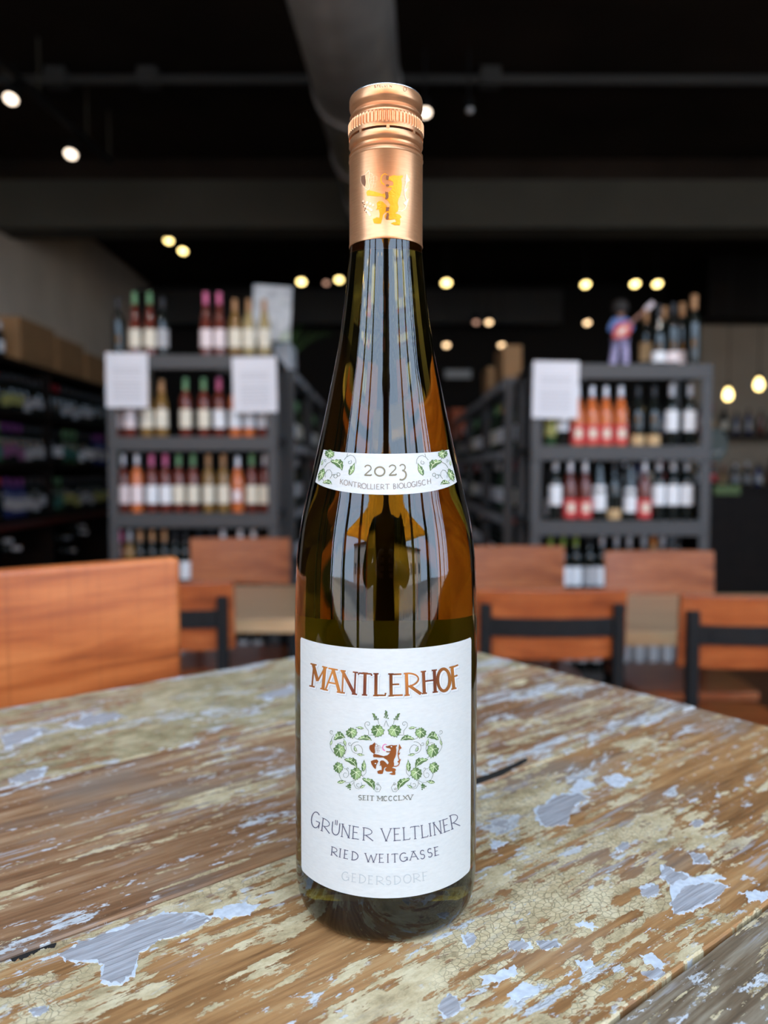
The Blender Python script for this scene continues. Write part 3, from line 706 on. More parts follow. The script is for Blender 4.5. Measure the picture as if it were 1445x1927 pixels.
def wreath(parent, ox, oy, k, cx, rf, off):
    Ad, Al, Av, As = Art(), Art(), Art(), Art()
    for m in (0, 1):
        Z = (lambda p: (ox + p[0] / k, oy + p[1] / k)) if not m else (lambda p: (2 * cx - (ox + p[0] / k), oy + p[1] / k))
        for fn, x, y, ww, hh, rt in LEAVES:
            o, v, hf = fn(x, y, ww, hh, rt)
            Ad.poly([Z(put(q, x, y, ww, hh, rt)) for q in o])
            Al.poly([Z(put((q[0] * .88, q[1] * .88), x, y, ww, hh, rt)) for q in hf])
            for s in v: Av.stroke([Z(put(q, x, y, ww, hh, rt)) for q in s], 0.75)
        for s in STEMS: As.stroke([Z(p) for p in s], 0.85)
        for bx, by, bw, bh, rt in BUNCH:
            if m and bx > 1200: continue
            for i in range(13):
                t = i / 12; q = ((((i * 7) % 5) / 4 - .5) * (0.25 + .75 * t), t - .5)
                c = put(q, bx, by, bw, bh, rt); Ad.poly([Z(p) for p in arc(c[0], c[1], 15, 15, 0, 330, 6)])
    As.build('vine_stems', M_stem, parent, off - .00002, rf); Ad.build('vine_leaves', M_leafd, parent, off, rf)
    Al.build('vine_leaf_lights', M_leafl, parent, off + .00004, rf); Av.build('vine_leaf_veins', M_vein, parent, off + .00008, rf)
wreath(main, 610, 1330, 10.708, 726.5, rad, .00026)
# ---- lion emblem
LB = [(665, 345), (700, 350), (770, 325), (820, 315), (860, 325), (970, 320), (965, 350), (940, 370), (950, 450), (945, 560), (920, 650), (890, 700), (875, 770), (890, 830), (880, 900), (830, 935), (915, 960), (945, 1000), (915, 1020), (925, 1080), (915, 1130), (830, 1130), (750, 1100), (800, 1080), (850, 1075), (830, 1030), (760, 1040), (690, 1040), (640, 1000), (650, 960), (690, 925), (650, 918), (612, 960), (605, 1010), (575, 1100), (520, 1105), (450, 1095), (430, 1030), (500, 1000), (550, 1005), (555, 940), (535, 870), (490, 880), (510, 840), (500, 770), (540, 735), (600, 740), (660, 790), (710, 850), (745, 800), (700, 730), (640, 690), (600, 660), (480, 660), (390, 650), (330, 650), (315, 600), (340, 555), (460, 580), (600, 620), (700, 600), (740, 570), (780, 520), (690, 515), (660, 480), (740, 490), (790, 480), (800, 440), (770, 410), (700, 395), (660, 370)]
LLEAF = [(365, 240), (375, 300), (360, 400), (380, 520), (345, 560), (320, 540), (260, 500), (220, 430), (215, 370), (235, 320), (290, 310)]
LBUN = [(250, 760), (340, 720), (420, 710), (465, 760), (430, 820), (400, 880), (395, 960), (375, 970), (330, 930), (280, 850)]
LTAIL = [(880, 895), (940, 900), (1000, 870), (1030, 820), (1045, 740), (1020, 690), (1002, 620), (1000, 540), (1025, 440), (1035, 320)]
LTUF = [[(1030, 285), (1075, 370), (1095, 400), (1030, 450), (1010, 400)], [(975, 770), (1075, 690), (1060, 750), (1020, 810)], [(985, 560), (1055, 515), (1040, 570), (1000, 600)]]
LTON = [(690, 312), (650, 292), (600, 318), (572, 380), (590, 440), (640, 472)]
LGR = [[(380, 280), (430, 300), (440, 350), (400, 370), (370, 340)], [(450, 330), (505, 335), (505, 400), (455, 410)], [(400, 400), (450, 400), (440, 460), (400, 460)], [(440, 460), (490, 450), (475, 510), (420, 525)]]
def lion(Z, parent, mb_, mt, off, rf, sw, outline):
    a = Art().poly([Z(p) for p in LB]).poly([Z(p) for p in LLEAF]).poly([Z(p) for p in LBUN])
    for t in LTUF: a.poly([Z(p) for p in t])
    a.stroke([Z(p) for p in LTAIL], 1.7 * sw); a.build('lion_emblem', mb_, parent, off, rf)
    b = Art()
    for g in LGR: b.stroke([Z(p) for p in g + g[:1]], .55 * sw)
    b.build('grape_outline', outline, parent, off, rf)
    Art().stroke([Z(p) for p in LTON], [1.0 * sw, 2.2 * sw]).build('tongue', mt, parent, off, rf)
    Art().poly([Z(p) for p in arc(815, 360, 20, 18, 0, 330, 8)]).poly([Z(p) for p in arc(380, 822, 24, 16, 0, 330, 8)]).build('eye', M_paper, parent, off + .00006, rf)
lion(lambda p: (680 + p[0] / 14.45, 1380 + p[1] / 14.45), main, M_lion, None or M_pink, .00030, rad, 1.0, M_lion)

# ---- neck label
def nz(px, py): q = surf(px, py); return math.atan2(q.x, -q.y), q.z
aTL, zTL = nz(609.7, 846); aTR, _ = nz(844, 847); aBL, zBL = nz(594, 907); aBR, _ = nz(859, 908)
_, zTC = nz(727, 854); _, zBC = nz(726, 931)
mbn = MB(); nu, nv = 64, 14
for j in range(nv + 1):
    f = j / nv
    for i in range(nu + 1):
        u = i / nu; q = (2 * u - 1) ** 2
        a = (aBL + (aTL - aBL) * f) * (1 - u) + (aBR + (aTR - aBR) * f) * u
        z = (zBC + (zBL - zBC) * q) * (1 - f) + (zTC + (zTL - zTC) * q) * f
        r = rad(z) + .00015; mbn.v.append((r * math.sin(a), -r * math.cos(a), z))
mbn.f = [(j * (nu + 1) + i, j * (nu + 1) + i + 1, (j + 1) * (nu + 1) + i + 1, (j + 1) * (nu + 1) + i) for j in range(nv) for i in range(nu)]
neck = mbn.build('neck_label', M_paper, bottle, smooth=True)
neck['label'] = 'curved white neck label with the year and vine leaves'
text([('2', 567, 622), ('0', 645, 718), ('2', 748, 805), ('3', 824, 878)], [(560, 447), (680, 451), (780, 447), (880, 441)], 76, 3.0, 2.2, 0, (540, 780), 3.905).build('lettering', M_inky, neck, .00026)
text([('K', 388, 412), ('O', 417, 445), ('N', 452, 478), ('T', 482, 512), ('R', 519, 545), ('O', 549, 581), ('L', 588, 607), ('L', 613, 632), ('I', 638, 646), ('E', 656, 680), ('R', 687, 714), ('T', 722, 754), ('B', 781, 803), ('I', 809, 817), ('O', 823, 856), ('L', 862, 880), ('O', 884, 912), ('G', 917, 945), ('I', 950, 958), ('S', 964, 986), ('C', 993, 1022), ('H', 1032, 1060)],
     [(400, 513), (460, 526), (540, 541), (620, 548), (700, 550), (780, 547), (860, 540), (940, 530), (1000, 520), (1050, 510)], 38, 1.4, 1.1, 0, (540, 780), 3.905).build('lettering', M_inkt, neck, .00026)
NL = [(leaf_ivy, 385, 185, 175, 170, 10), (leaf_half, 545, 350, 270, 200, 38), (leaf_slim, 790, 460, 110, 260, 24), (leaf_ivy, 235, 560, 110, 260, 22), (leaf_half, 350, 690, 170, 110, 8), (leaf_slim, 250, 340, 40, 110, 10)]
NST = [[(385, 240), (440, 300)], [(420, 320), (340, 360), (290, 430)], [(650, 290), (700, 230), (710, 175)], [(700, 235), (760, 205), (820, 225), (860, 280), (865, 360)], spiral(748, 335, 42, 12, -60, 300),
       [(310, 610), (305, 540), (340, 480), (390, 470), (425, 520), (425, 580), (390, 630)], [(235, 560), (240, 630), (300, 690)], spiral(490, 590, 40, 26, -150, 250), spiral(545, 560, 36, 22, -150, 220), [(425, 580), (455, 550)], spiral(310, 300, 26, 8, 60, 400)]
Ad, Al, Av, As = Art(), Art(), Art(), Art()
for m in (0, 1):
    Z = (lambda p: (580 + p[0] / 9.633, 835 + p[1] / 9.633)) if not m else (lambda p: (2 * 726.7 - (580 + p[0] / 9.633), 835.6 + p[1] / 9.633))
    for fn, x, y, ww, hh, rt in NL:
        o, v, hf = fn(x, y, ww, hh, rt)
        Ad.poly([Z(put(q, x, y, ww, hh, rt)) for q in hf] if fn is leaf_slim and 0 else [Z(put(q, x, y, ww, hh, rt)) for q in o])
        Al.poly([Z(put((q[0] * .88, q[1] * .88), x, y, ww, hh, rt)) for q in hf])
        for s in v: Av.stroke([Z(put(q, x, y, ww, hh, rt)) for q in s], 0.9)
    for s in NST: As.stroke([Z(p) for p in s], 1.0)
As.build('vine_stems', M_stem, neck, .00024); Ad.build('vine_leaves', M_leafd, neck, .00026); Al.build('vine_leaf_lights', M_leafl, neck, .00030); Av.build('vine_leaf_veins', M_vein, neck, .00034)

# ---- copper screw cap
def cap_mat():
    t = NT('satin_copper_cap'); n = t.noise(t.coords((200, 200, 3000)), 1, 3, .5)
    t.link(t.ramp(n, [(0.3, (0.66, 0.315, 0.148)), (0.7, (0.74, 0.375, 0.185))]), t.b.inputs['Base Color']); t.P(Roughness=0.34, Metallic=0.72); return t.m
M_cap = cap_mat()
cz = lambda py: atY(727, py, -CAPR).z - ZT
zsl = cz(237)
KN = 120
def cap_lathe(prof, knurl=None, n=240):
    mb = MB(); vs = []
    for r, z in prof:
        for k in range(n):
            a = 2 * math.pi * k / n; rr = r
            if knurl and knurl[0] <= z <= knurl[1]: rr = r + (0.00025 if (k // 2) % 2 else -0.00050)
            vs.append((rr * math.cos(a), rr * math.sin(a), z))
    fs = [(i * n + k, i * n + (k + 1) % n, (i + 1) * n + (k + 1) % n, (i + 1) * n + k) for i in range(len(prof) - 1) for k in range(n)]
    mb.add(vs, fs); return mb
c = CAPR; k0, k1 = cz(226), cz(208)
up = [(c - .0012, zsl + .0003), (c, zsl + .0004), (c, cz(232)), (c + .0002, cz(228)), (c + .00015, k0), (c + .00015, k0 + .0002), (c + .00015, k1 - .0002), (c + .00015, k1), (c - .0002, cz(204)), (c - .0007, cz(202)), (c - .0008, cz(199)), (c - .0003, cz(196.5)), (c - .0002, cz(194)), (c - .0009, cz(190)), (c - .0014, cz(185)), (c - .0010, cz(181)), (c - .0003, cz(177)),
      (c - .0001, cz(173)), (c - .0001, cz(160)), (c - .0003, cz(156.5))]
uo = cap_lathe(up, (k0, k1)).build('cap_top', M_cap, bottle, smooth=True); smooth_edges(uo, 35)
MB().lathe([(c - .0003, cz(156.5)), (c - .0007, cz(153)), (c - .0016, cz(150.5)), (c - .0030, cz(150.2)), (.0004, cz(150.4))], 96, cap=True).build('cap_rim', plain('sky_glint_rim', (.88, .9, .93), .22, metal=.9, vary=.02), bottle, smooth=True)  # paler metal paints the sky's glint onto the cap's top edge
zbot = cz(446.5)
lo = [(c - .0006, zbot - .0002), (c + .00005, zbot - .0003), (c + .0002, zbot + .0003), (c, zbot + .0009), (c, cz(280)), (c + .00025, cz(278)), (c + .0001, cz(275)), (c - .0003, cz(271)), (c + .0001, cz(268)), (c - .0004, cz(265)), (c - .0011, cz(261)), (c - .0010, cz(257)), (c - .0002, cz(253)), (c + .0001, cz(249)), (c, cz(242)), (c - .0001, zsl - .0005), (c - .0012, zsl - .0005)]
lo_o = cap_lathe(lo).build('cap_skirt', M_cap, bottle, smooth=True); smooth_edges(lo_o, 35)
MB().lathe([(c - .0010, zsl - .0008), (c - .0010, zsl + .0008)], 96).build('cap_slit', plain('dark_slit', (.06, .03, .02), .7), bottle)
for k in range(8):
    a = 2 * math.pi * k / 8 - math.pi / 2 + .05; M = Matrix.Translation((0, 0, zsl)) @ Matrix.Rotation(a, 4, 'Z')
    MB().box(c - .001, c + .00005, -.0006, .0006, -.0008, .0008, M).build('cap_bridge', M_cap, bottle)
caprf = lambda z: CAPR
M_gold = plain('yellow_gold_foil', (0.80, 0.33, 0.012), 0.3, metal=.45, vary=.08)
M_capl = plain('raised_pale_copper', (0.88, 0.55, 0.32), 0.3, metal=.45, vary=.03)
M_capd = plain('dark_copper_print', (0.22, 0.09, 0.04), 0.4, metal=.4, vary=.05)
ZC_ = lambda p: (650 + (275 + 1.017 * (p[0] - 215)) / 9.633, 300 + (200 + 1.117 * (p[1] - 240)) / 9.633)
Art().poly([ZC_(p) for p in LB]).build('lion_emblem', M_gold, lo_o, .00008, caprf)
Art().stroke([ZC_(p) for p in LTON], [1.2, 2.6]).build('tongue', M_gold, lo_o, .00008, caprf)
ea = Art().stroke([ZC_(p) for p in LTAIL], 1.6).stroke([ZC_(p) for p in LLEAF + LLEAF[:1]], 1.1)
for g in LGR: ea.stroke([ZC_(p) for p in g + g[:1]], .8)
for t_ in LTUF: ea.poly([ZC_(p) for p in t_])
for i in range(12):
    q = ((((i * 5) % 4) / 3 - .5) * (1 - i / 14), i / 11)
    ea.poly([ZC_(p) for p in arc(360 + q[0] * 190, 740 + q[1] * 220, 24, 22, 0, 330, 8)])
ea.build('relief_lines', M_capl, lo_o, .00012, caprf)
ed = Art().poly([ZC_(p) for p in [(225, 330), (285, 315), (300, 420), (290, 500), (240, 455), (222, 400)]])
for i in range(6): ed.poly([ZC_(p) for p in arc(250 + 18 * (i % 2) + i * 9, 765 + i * 30, 12, 12, 0, 330, 6)])
for y0, y1, x0, x1 in ((322, 385, 668, 720), (468, 505, 668, 720), (590, 700, 660, 712), (830, 900, 665, 720), (930, 1030, 668, 715)):
    ed.poly([ZC_(p) for p in ragged([(x0, y0), (x1, y0), (x1, y1), (x0, y1)], 9, int(y0), 3)])
ed.build('dark_print', M_capd, lo_o, .00014, caprf)
text([('S', 572, 592), ('T', 599, 618), ('E', 626, 643), ('L', 652, 668), ('V', 675, 698), ('I', 706, 712), ('N', 732, 756)], [(572, 191), (620, 187), (665, 185), (710, 185), (757, 187)], 22, .75, .6, 0, (600, 130), 5.504).build('lettering', M_capd, uo, .00006, lambda z: CAPR - .0001)
text([('O', 874, 906)], [(870, 226), (910, 232)], 46, .8, .8, 0, (600, 130), 5.504).build('lettering', M_capd, uo, .00006, lambda z: CAPR - .0001)

# ------------------------------------------------------------------ chairs
def curved_plank(w_, z0, z1, depth, th, n=14):
    """Backrest board, bowed in plan; local x across, y depth."""
    mb = MB(); vs = []; fs = []
    for i in range(n + 1):
        x = -w_ / 2 + w_ * i / n; y = depth * (1 - (2 * x / w_) ** 2); tl = 0.012
        vs += [(x, y, z0), (x, y + tl, z1), (x, y + tl + th, z1), (x, y + th, z0)]
    for i in range(n):
        for j in range(4):
            j2 = (j + 1) % 4; fs.append((i * 4 + j, (i + 1) * 4 + j, (i + 1) * 4 + j2, i * 4 + j2))
    fs += [(0, 1, 2, 3), tuple(n * 4 + j for j in (3, 2, 1, 0))]
    return mb.add(vs, fs)
def chair(loc, rotz, lab, wood, top=0.885, ph=0.195, seat=0.46, wid=0.42, group='wood and black steel chairs', bow=0.03):
    """Faces local -y; backrest stands at local y = 0.2."""
    e = tag(empty('dining_chair', loc, rotz), lab, 'chair', group)
    b = curved_plank(wid, top - ph, top, bow, .02).build('backrest', wood, e, bevel=.004); b.location = (0, .19, 0)
    sb = MB(); st = []
    sb.prism([(-.2, -.2), (.2, -.2), (.215, -.05), (.2, .2), (-.2, .2), (-.215, -.05)], seat - .03, seat).build('seat', wood, e, bevel=.006)
    hw = wid / 2 - .028
    yb = bow * (1 - (2 * hw / wid) ** 2) + .19 + .034
    for s in (-1, 1):
        MB().box(s * hw - .015, s * hw + .015, yb - .012, yb + .014, 0, top - .04).build('leg', M_black, e, bevel=.003)
        MB().box(s * hw - .013, s * hw + .013, -.19, -.165, 0, seat - .03).build('leg', M_black, e, bevel=.003)
        MB().box(s * hw - .012, s * hw + .012, -.17, yb, seat - .055, seat - .03).build('side_rail', M_black, e)
    br = MB(); vs = []; fs = []; n = 10
    for i in range(n + 1):
        x = -hw + 2 * hw * i / n; y = bow * (1 - (2 * x / wid) ** 2) + .19 + .028
        vs += [(x, y, top - ph * .66), (x, y, top - ph * .40), (x, y + .008, top - ph * .40), (x, y + .008, top - ph * .66)]
    for i in range(n):
        for j in range(4):
            j2 = (j + 1) % 4; fs.append((i * 4 + j, (i + 1) * 4 + j, (i + 1) * 4 + j2, i * 4 + j2))
    fs += [(0, 1, 2, 3), tuple(n * 4 + j for j in (3, 2, 1, 0))]
    bo = br.add(vs, fs).build('bracket', M_black, e)
    for x in (-hw * .72, 0, hw * .72):
        y = bow * (1 - (2 * x / wid) ** 2) + .19 + .036
        MB().tube([(x, y - .002, top - ph * .53), (x, y + .003, top - ph * .53)], .008, 10).build('screw', M_black, bo)
    MB().box(-hw, hw, -.182, -.17, .15, .17).build('stretcher', M_black, e)
    return e
CW = [chair_wood('chestnut_chair_wood', 1.0, (1.35, 1.05, .84)), chair_wood('chestnut_chair_wood_b', 5.5, (.95, .64, .50)), chair_wood('chestnut_chair_wood_c', 9.1, (.95, .64, .50)), chair_wood('rosy_chair_wood', 3.3, (.85, .72, .80))]
# bar chair at the left side of the tasting table
p = U * (-0.055) + V * 0.60
bc = tag(empty('bar_chair', (p.x, p.y, 0), TROT), 'tall bar chair with plain reddish wood backrest tucked at the painted table', 'chair')
zt_, zb_ = 1.100, 0.856
MB().box(-.225, .225, -.012, .012, zb_, zt_).build('backrest', CW[0], bc, bevel=.006)
MB().prism([(-.2, -.40), (.2, -.40), (.21, -.2), (.2, -.02), (-.2, -.02), (-.21, -.2)], .70, .73).build('seat', CW[0], bc, bevel=.006)
for s in (-1, 1):
    MB().box(s * .18 - .014, s * .18 + .014, .013, .036, 0, zt_ - .05).build('leg', M_black, bc)
    MB().box(s * .18 - .014, s * .18 + .014, -.38, -.355, 0, .70).build('leg', M_black, bc)
    MB().box(s * .18 - .01, s * .18 + .01, -.36, .02, .28, .30).build('foot_rail', M_black, bc)
MB().box(-.18, .18, -.372, -.36, .30, .32).build('foot_rail', M_black, bc)
MB().box(-.18, .18, .013, .024, .94, .99).build('bracket', M_black, bc)
def floor_at(px, top_py, y, top=0.885):
    q = atY(px, top_py, y); return q
FC = [  # px centre, y of backrest, rot, label, wood
    (300, 1.84, R(180), 'wooden chair with black bracket half hidden by the tall bar chair', 1),
    (1036, 1.79, R(180), 'wooden chair with black bracket and three screws, beside the tall bottle', 1),
    (1428, 1.70, R(180), 'wooden chair with black bracket cut off by the picture edge', 2),
    (452, 2.93, 0, 'reddish chair facing the camera across the pale table below the notices', 3),
    (962, 2.72, 0, 'reddish chair facing the camera, its edge hidden by the tall bottle', 3),
    (1240, 2.63, 0, 'reddish chair facing the camera below the rack of red-labelled bottles', 3)]
TOPS = [1093, 1106, 1118, 1013, 1028, 1037]
for (px, y, rz, lab_, wi), tp in zip(FC, TOPS):
    q = atY(px, tp, y); sgn = -1 if rz else 1
    chair((q.x, y - sgn * .21, 0), rz, lab_, CW[wi], top=q.z)
# ------------------------------------------------------------------ far tables
def far_table(x0, x1, y0, y1, z, lab_):
    e = tag(empty('dining_table', ((x0 + x1) / 2, (y0 + y1) / 2, 0)), lab_, 'table', 'pale wood dining tables'); hx, hy = (x1 - x0) / 2, (y1 - y0) / 2
    n = 6
    for i in range(n):
        a = -hy + 2 * hy * i / n; b = -hy + 2 * hy * (i + 1) / n
        MB().box(-hx, hx, a + .0008, b - .0008, z - .045, z).build('board', M_pale, e, bevel=.002)
    for sx in (-1, 1):
        for sy in (-1, 1): MB().box(sx * (hx - .08) - .03, sx * (hx - .08) + .03, sy * (hy - .08) - .03, sy * (hy - .08) + .03, 0, z - .045).build('leg', M_black, e)
    MB().box(-hx + .08, hx - .08, -.03, .03, .12, .17).build('stretcher', M_black, e)
zT = atY(1215, 1188, 1.93).z
far_table(0.16, 1.75, 1.93, 2.62, zT, 'pale wood table between chairs at the right of the tall bottle')
zT2 = atY(490, 1165, 2.10).z
far_table(-1.35, -0.12, 2.10, 2.82, zT2, 'pale wood table behind the half hidden chair')
wbx = atY(452, 1215, 3.05)
tag(MB().box(-.09, .11, -.1, .1, 0, .20).build('white_carton', plain('white_carton_card', (.7, .71, .73), .7), bevel=.003, loc=(-.66, 3.2, 0)), 'white carton on the floor under the pale table', 'box')

# ------------------------------------------------------------------ shop bottles
def glassy(name, col, rough=0.08): return plain(name, col, rough, coat=0.4, vary=.1, nscale=20)
GLASS = {'dark': glassy('dark_bottle_glass', (.008, .010, .008)), 'rose': glassy('rose_wine_glass', (.13, .025, .015)), 'amber': glassy('amber_wine_glass', (.22, .12, .035)),
         'pale': glassy('pale_wine_glass', (.36, .27, .12)), 'orange': glassy('orange_wine_glass', (.55, .14, .04)), 'green': glassy('green_bottle_glass', (.03, .06, .025)), 'blue': glassy('blue_bottle_glass', (.02, .03, .12)),
         'violet': glassy('violet_bottle_glass', (.16, .03, .12))}
def lm(n, c): return plain(n, c, .65, vary=.06, nscale=40)
LABS = {'white': lm('white_bottle_label', (.78, .78, .80)), 'cream': lm('cream_bottle_label', (.74, .67, .54)), 'pinkish': lm('pale_pink_bottle_label', (.78, .66, .66)), 'red': lm('red_bottle_label', (.62, .06, .06)),
        'tan': lm('tan_bottle_label', (.55, .36, .18)), 'grey': lm('grey_bottle_label', (.42, .41, .42)), 'violet': lm('violet_bottle_label', (.22, .07, .16)), 'olive': lm('olive_bottle_label', (.36, .34, .10)),
        'teal': lm('teal_bottle_label', (.03, .14, .11)), 'orange': lm('orange_bottle_label', (.75, .22, .05)), 'none': None}
CAPS = {'green': lm('green_capsule', (.17, .33, .16)), 'pink': lm('pink_capsule', (.68, .16, .30)), 'white': lm('white_capsule', (.74, .74, .76)), 'tan': lm('tan_capsule', (.46, .24, .11)), 'black': plain('black_capsule', (.015, .015, .018), .35),
        'silver': plain('silver_capsule', (.6, .6, .63), .3, metal=.6), 'red': lm('red_capsule', (.35, .02, .03)), 'yellow': lm('yellow_capsule', (.6, .42, .05)), 'lime': lm('lime_capsule', (.22, .30, .05)), 'orange': lm('orange_capsule', (.6, .2, .04)), 'violet': lm('violet_capsule', (.2, .05, .22))}
SHAPES = {'bordeaux': [(.028, 0), (.036, .002), (.0375, .006), (.0375, .185), (.036, .200), (.030, .215), (.020, .228), (.0155, .240), (.0145, .255), (.0145, .298), (.0155, .299), (.0155, .306), (.013, .310)],
          'burgundy': [(.030, 0), (.038, .002), (.0405, .007), (.0405, .150), (.039, .165), (.034, .188), (.027, .210), (.020, .232), (.016, .255), (.0145, .27), (.0145, .288), (.0155, .289), (.0155, .296), (.013, .300)],
          'flute': [(.028, 0), (.036, .003), (.038, .010), (.038, .130), (.0365, .150), (.032, .180), (.025, .215), (.019, .245), (.0155, .275), (.0145, .30), (.0145, .322), (.0155, .323), (.0155, .332), (.013, .336)]}
_bm = {}
def part_mesh(shape, part, mat, lz=None):
    key = (shape, part, mat.name, lz)
    if key in _bm: return _bm[key]
    pr = SHAPES[shape]; H = pr[-1][1]
    def rr(z):
        for (r0, z0), (r1, z1) in zip(pr, pr[1:]):
            if z0 <= z <= z1: return r0 + (r1 - r0) * (z - z0) / max(z1 - z0, 1e-9)
        return pr[-1][0]
    if part == 'glass_body': m = MB().lathe(pr, 16).mesh(part, mat, True)
    elif part == 'capsule':
        zs = [H - .062, H - .045, H - .025, H - .008, H + .0015]
        m = MB().lathe([(rr(z) + .0012 if z < H else rr(H - .006) + .001, z) for z in zs], 14).mesh(part, mat, True)
    else:
        z0, z1, sp = lz; mb = MB(); n = 12
        for j in range(3):
            z = z0 + (z1 - z0) * j / 2; r = rr(z) + .0009
            for i in range(n + 1):
                a = -sp + 2 * sp * i / n; mb.v.append((r * math.sin(a), -r * math.cos(a), z))
        mb.f = [(j * (n + 1) + i, j * (n + 1) + i + 1, (j + 1) * (n + 1) + i + 1, (j + 1) * (n + 1) + i) for j in range(2) for i in range(n)]
        m = mb.mesh(part, mat, True, fix=False)
    _bm[key] = m; return m
def shop_bottle(loc, glass, label, cap, lab_, group, shape='bordeaux', rotz=0, lz=(.05, .145), extra=None, scale=1.0, sp=1.45, slim=1.0):
    e = tag(empty('wine_bottle', loc, rotz), lab_, 'bottle', group); e.scale = (scale * slim, scale * slim, scale)
    link_mesh('glass_body', part_mesh(shape, 'glass_body', GLASS[glass]), e)
    if label != 'none': link_mesh('label', part_mesh(shape, 'label', LABS[label], lz + (sp,)), e)
    if cap: link_mesh('capsule', part_mesh(shape, 'capsule', CAPS[cap]), e)
    if extra: link_mesh('medallion', part_mesh(shape, 'medallion', LABS[extra[0]], extra[1] + (extra[2],)), e)
    return e

# ------------------------------------------------------------------ steel racks
def rack(loc, rotz, w_, d_, levels, lab_, strip=None, group='grey steel shelving racks', H=None, near=True):
    """Origin at the front left floor corner; x along the front, y backwards."""
    e = tag(empty('shelf_rack', loc, rotz), lab_, 'shelf rack', group); H = H or levels[0] + .002
    for x in (0, w_ - .05):
        for y in (0, d_ - .05):
            m = MB().box(x, x + .05, y, y + .006, 0, H)
            xx = x if x == 0 else x + .044
            m.box(xx, xx + .006, y + .006, y + .05, 0, H) if y == 0 else m.box(xx, xx + .006, y, y + .006, 0, H)
            m.build('post', M_rack, e)
    for z in levels:
        s = MB().box(.006, w_ - .006, .012, d_ - .006, z - .02, z).build('shelf', M_rack, e)
        MB().box(.004, w_ - .004, -.006, .012, z - .072, z + .001).build('front_rail', M_rack, s, bevel=.004)
        if strip: MB().box(.06, w_ - .06, -.009, -.006, z - .055, z - .012).build('price_strip', strip, s)
    return e
M_strip = plain('price_strip_card', (.45, .44, .45), .6, vary=.4, nscale=14)
YL, YR = 3.68, 3.44
lL = [atY(360, y, YL).z for y in (668, 822, 967, 1112, 1262)]
lR = [atY(1170, y, YR).z for y in (685, 839, 981, 1126, 1272)]
xl0, xl1 = atY(203, 850, YL).x, atY(522, 850, YL).x
xr0, xr1 = atY(999, 850, YR).x, atY(1338, 850, YR).x
rack((xl0, YL, 0), 0, xl1 - xl0, .45, lL, 'grey steel rack of pink wines with two white notices')
rack((xr0, YR, 0), 0, xr1 - xr0, .45, lR, 'grey steel rack with one white notice and a guitarist figurine on top')
cap_w = atY(1329, 690, YR)
# fills: (px, glass, label, cap, shape, label z-range, extra, scale)
B1, B2 = (.05, .145), (.035, .12)
def fill(y, z, items, phrase, group):
    n = len(items)
    for i, it in enumerate(items):
        px, glass, label, cap, desc = it[:5]; o = it[5] if len(it) > 5 else {}
        dy = o.pop('dy', 0); py0 = 800
        x = atY(px, py0, y + .1 + dy).x
        shop_bottle((x, y + .1 + dy, z + .001), glass, label, cap, '%s, %s from the left on %s' % (desc, ORD[i], phrase), group, slim=.83, **o)
G1, G2 = 'bottles on the rack with two notices', 'bottles on the rack with one notice'
RL, RR = 'rack with two notices', 'rack with one notice'
fill(YL, lL[0], [(226, 'dark', 'none', 'black', 'dark unlabelled bottle', dict(scale=1.0)), (257, 'rose', 'cream', 'green', 'green-capped pink wine', dict(shape='flute')), (285, 'rose', 'cream', 'green', 'green-capped pink wine', dict(shape='flute')),
      (309, 'dark', 'grey', 'black', 'dark bottle'), (390, 'rose', 'pinkish', 'pink', 'pink-capped wine', dict(shape='flute')), (415, 'rose', 'pinkish', 'pink', 'pink-capped wine', dict(shape='flute')),
      (444, 'amber', 'cream', 'tan', 'tan-capped amber wine', dict(shape='burgundy')), (470, 'pale', 'cream', 'tan', 'pale gold wine', dict(shape='burgundy')), (499, 'pale', 'cream', 'tan', 'pale gold wine', dict(shape='burgundy'))], 'top of the ' + RL, G1)
fill(YL, lL[1], [(224, 'rose', 'pinkish', 'tan', 'pink wine', dict(dy=.04)), (245, 'rose', 'pinkish', 'tan', 'pink wine'), (277, 'amber', 'cream', 'tan', 'amber wine', dict(shape='burgundy')), (305, 'amber', 'cream', 'tan', 'amber wine', dict(shape='burgundy')),
      (350, 'rose', 'cream', 'green', 'green-capped wine'), (384, 'rose', 'cream', 'green', 'green-capped wine'), (413, 'rose', 'white', 'pink', 'pink-capped wine'), (443, 'orange', 'white', 'orange', 'orange wine'), (469, 'orange', 'white', 'orange', 'orange wine'), (495, 'rose', 'white', 'pink', 'pink wine')], 'second shelf, ' + RL, G1)
fill(YL, lL[2], [(230, 'rose', 'pinkish', 'silver', 'silver-capped wine'), (256, 'orange', 'pinkish', 'silver', 'silver-capped orange wine'), (284, 'rose', 'white', 'pink', 'pink-capped wine'), (310, 'rose', 'white', 'pink', 'pink-capped wine'), (335, 'rose', 'cream', 'green', 'green-capped wine'),
      (362, 'rose', 'cream', 'green', 'green-capped wine'), (391, 'amber', 'cream', 'tan', 'tan-capped wine'), (419, 'amber', 'cream', 'tan', 'tan-capped wine'), (446, 'orange', 'pinkish', 'silver', 'orange wine with small label', dict(lz=(.06, .12), sp=.7, shape='burgundy')), (473, 'rose', 'cream', 'green', 'green-capped wine'), (497, 'rose', 'cream', 'silver', 'silver-capped wine')], 'third shelf, ' + RL, G1)
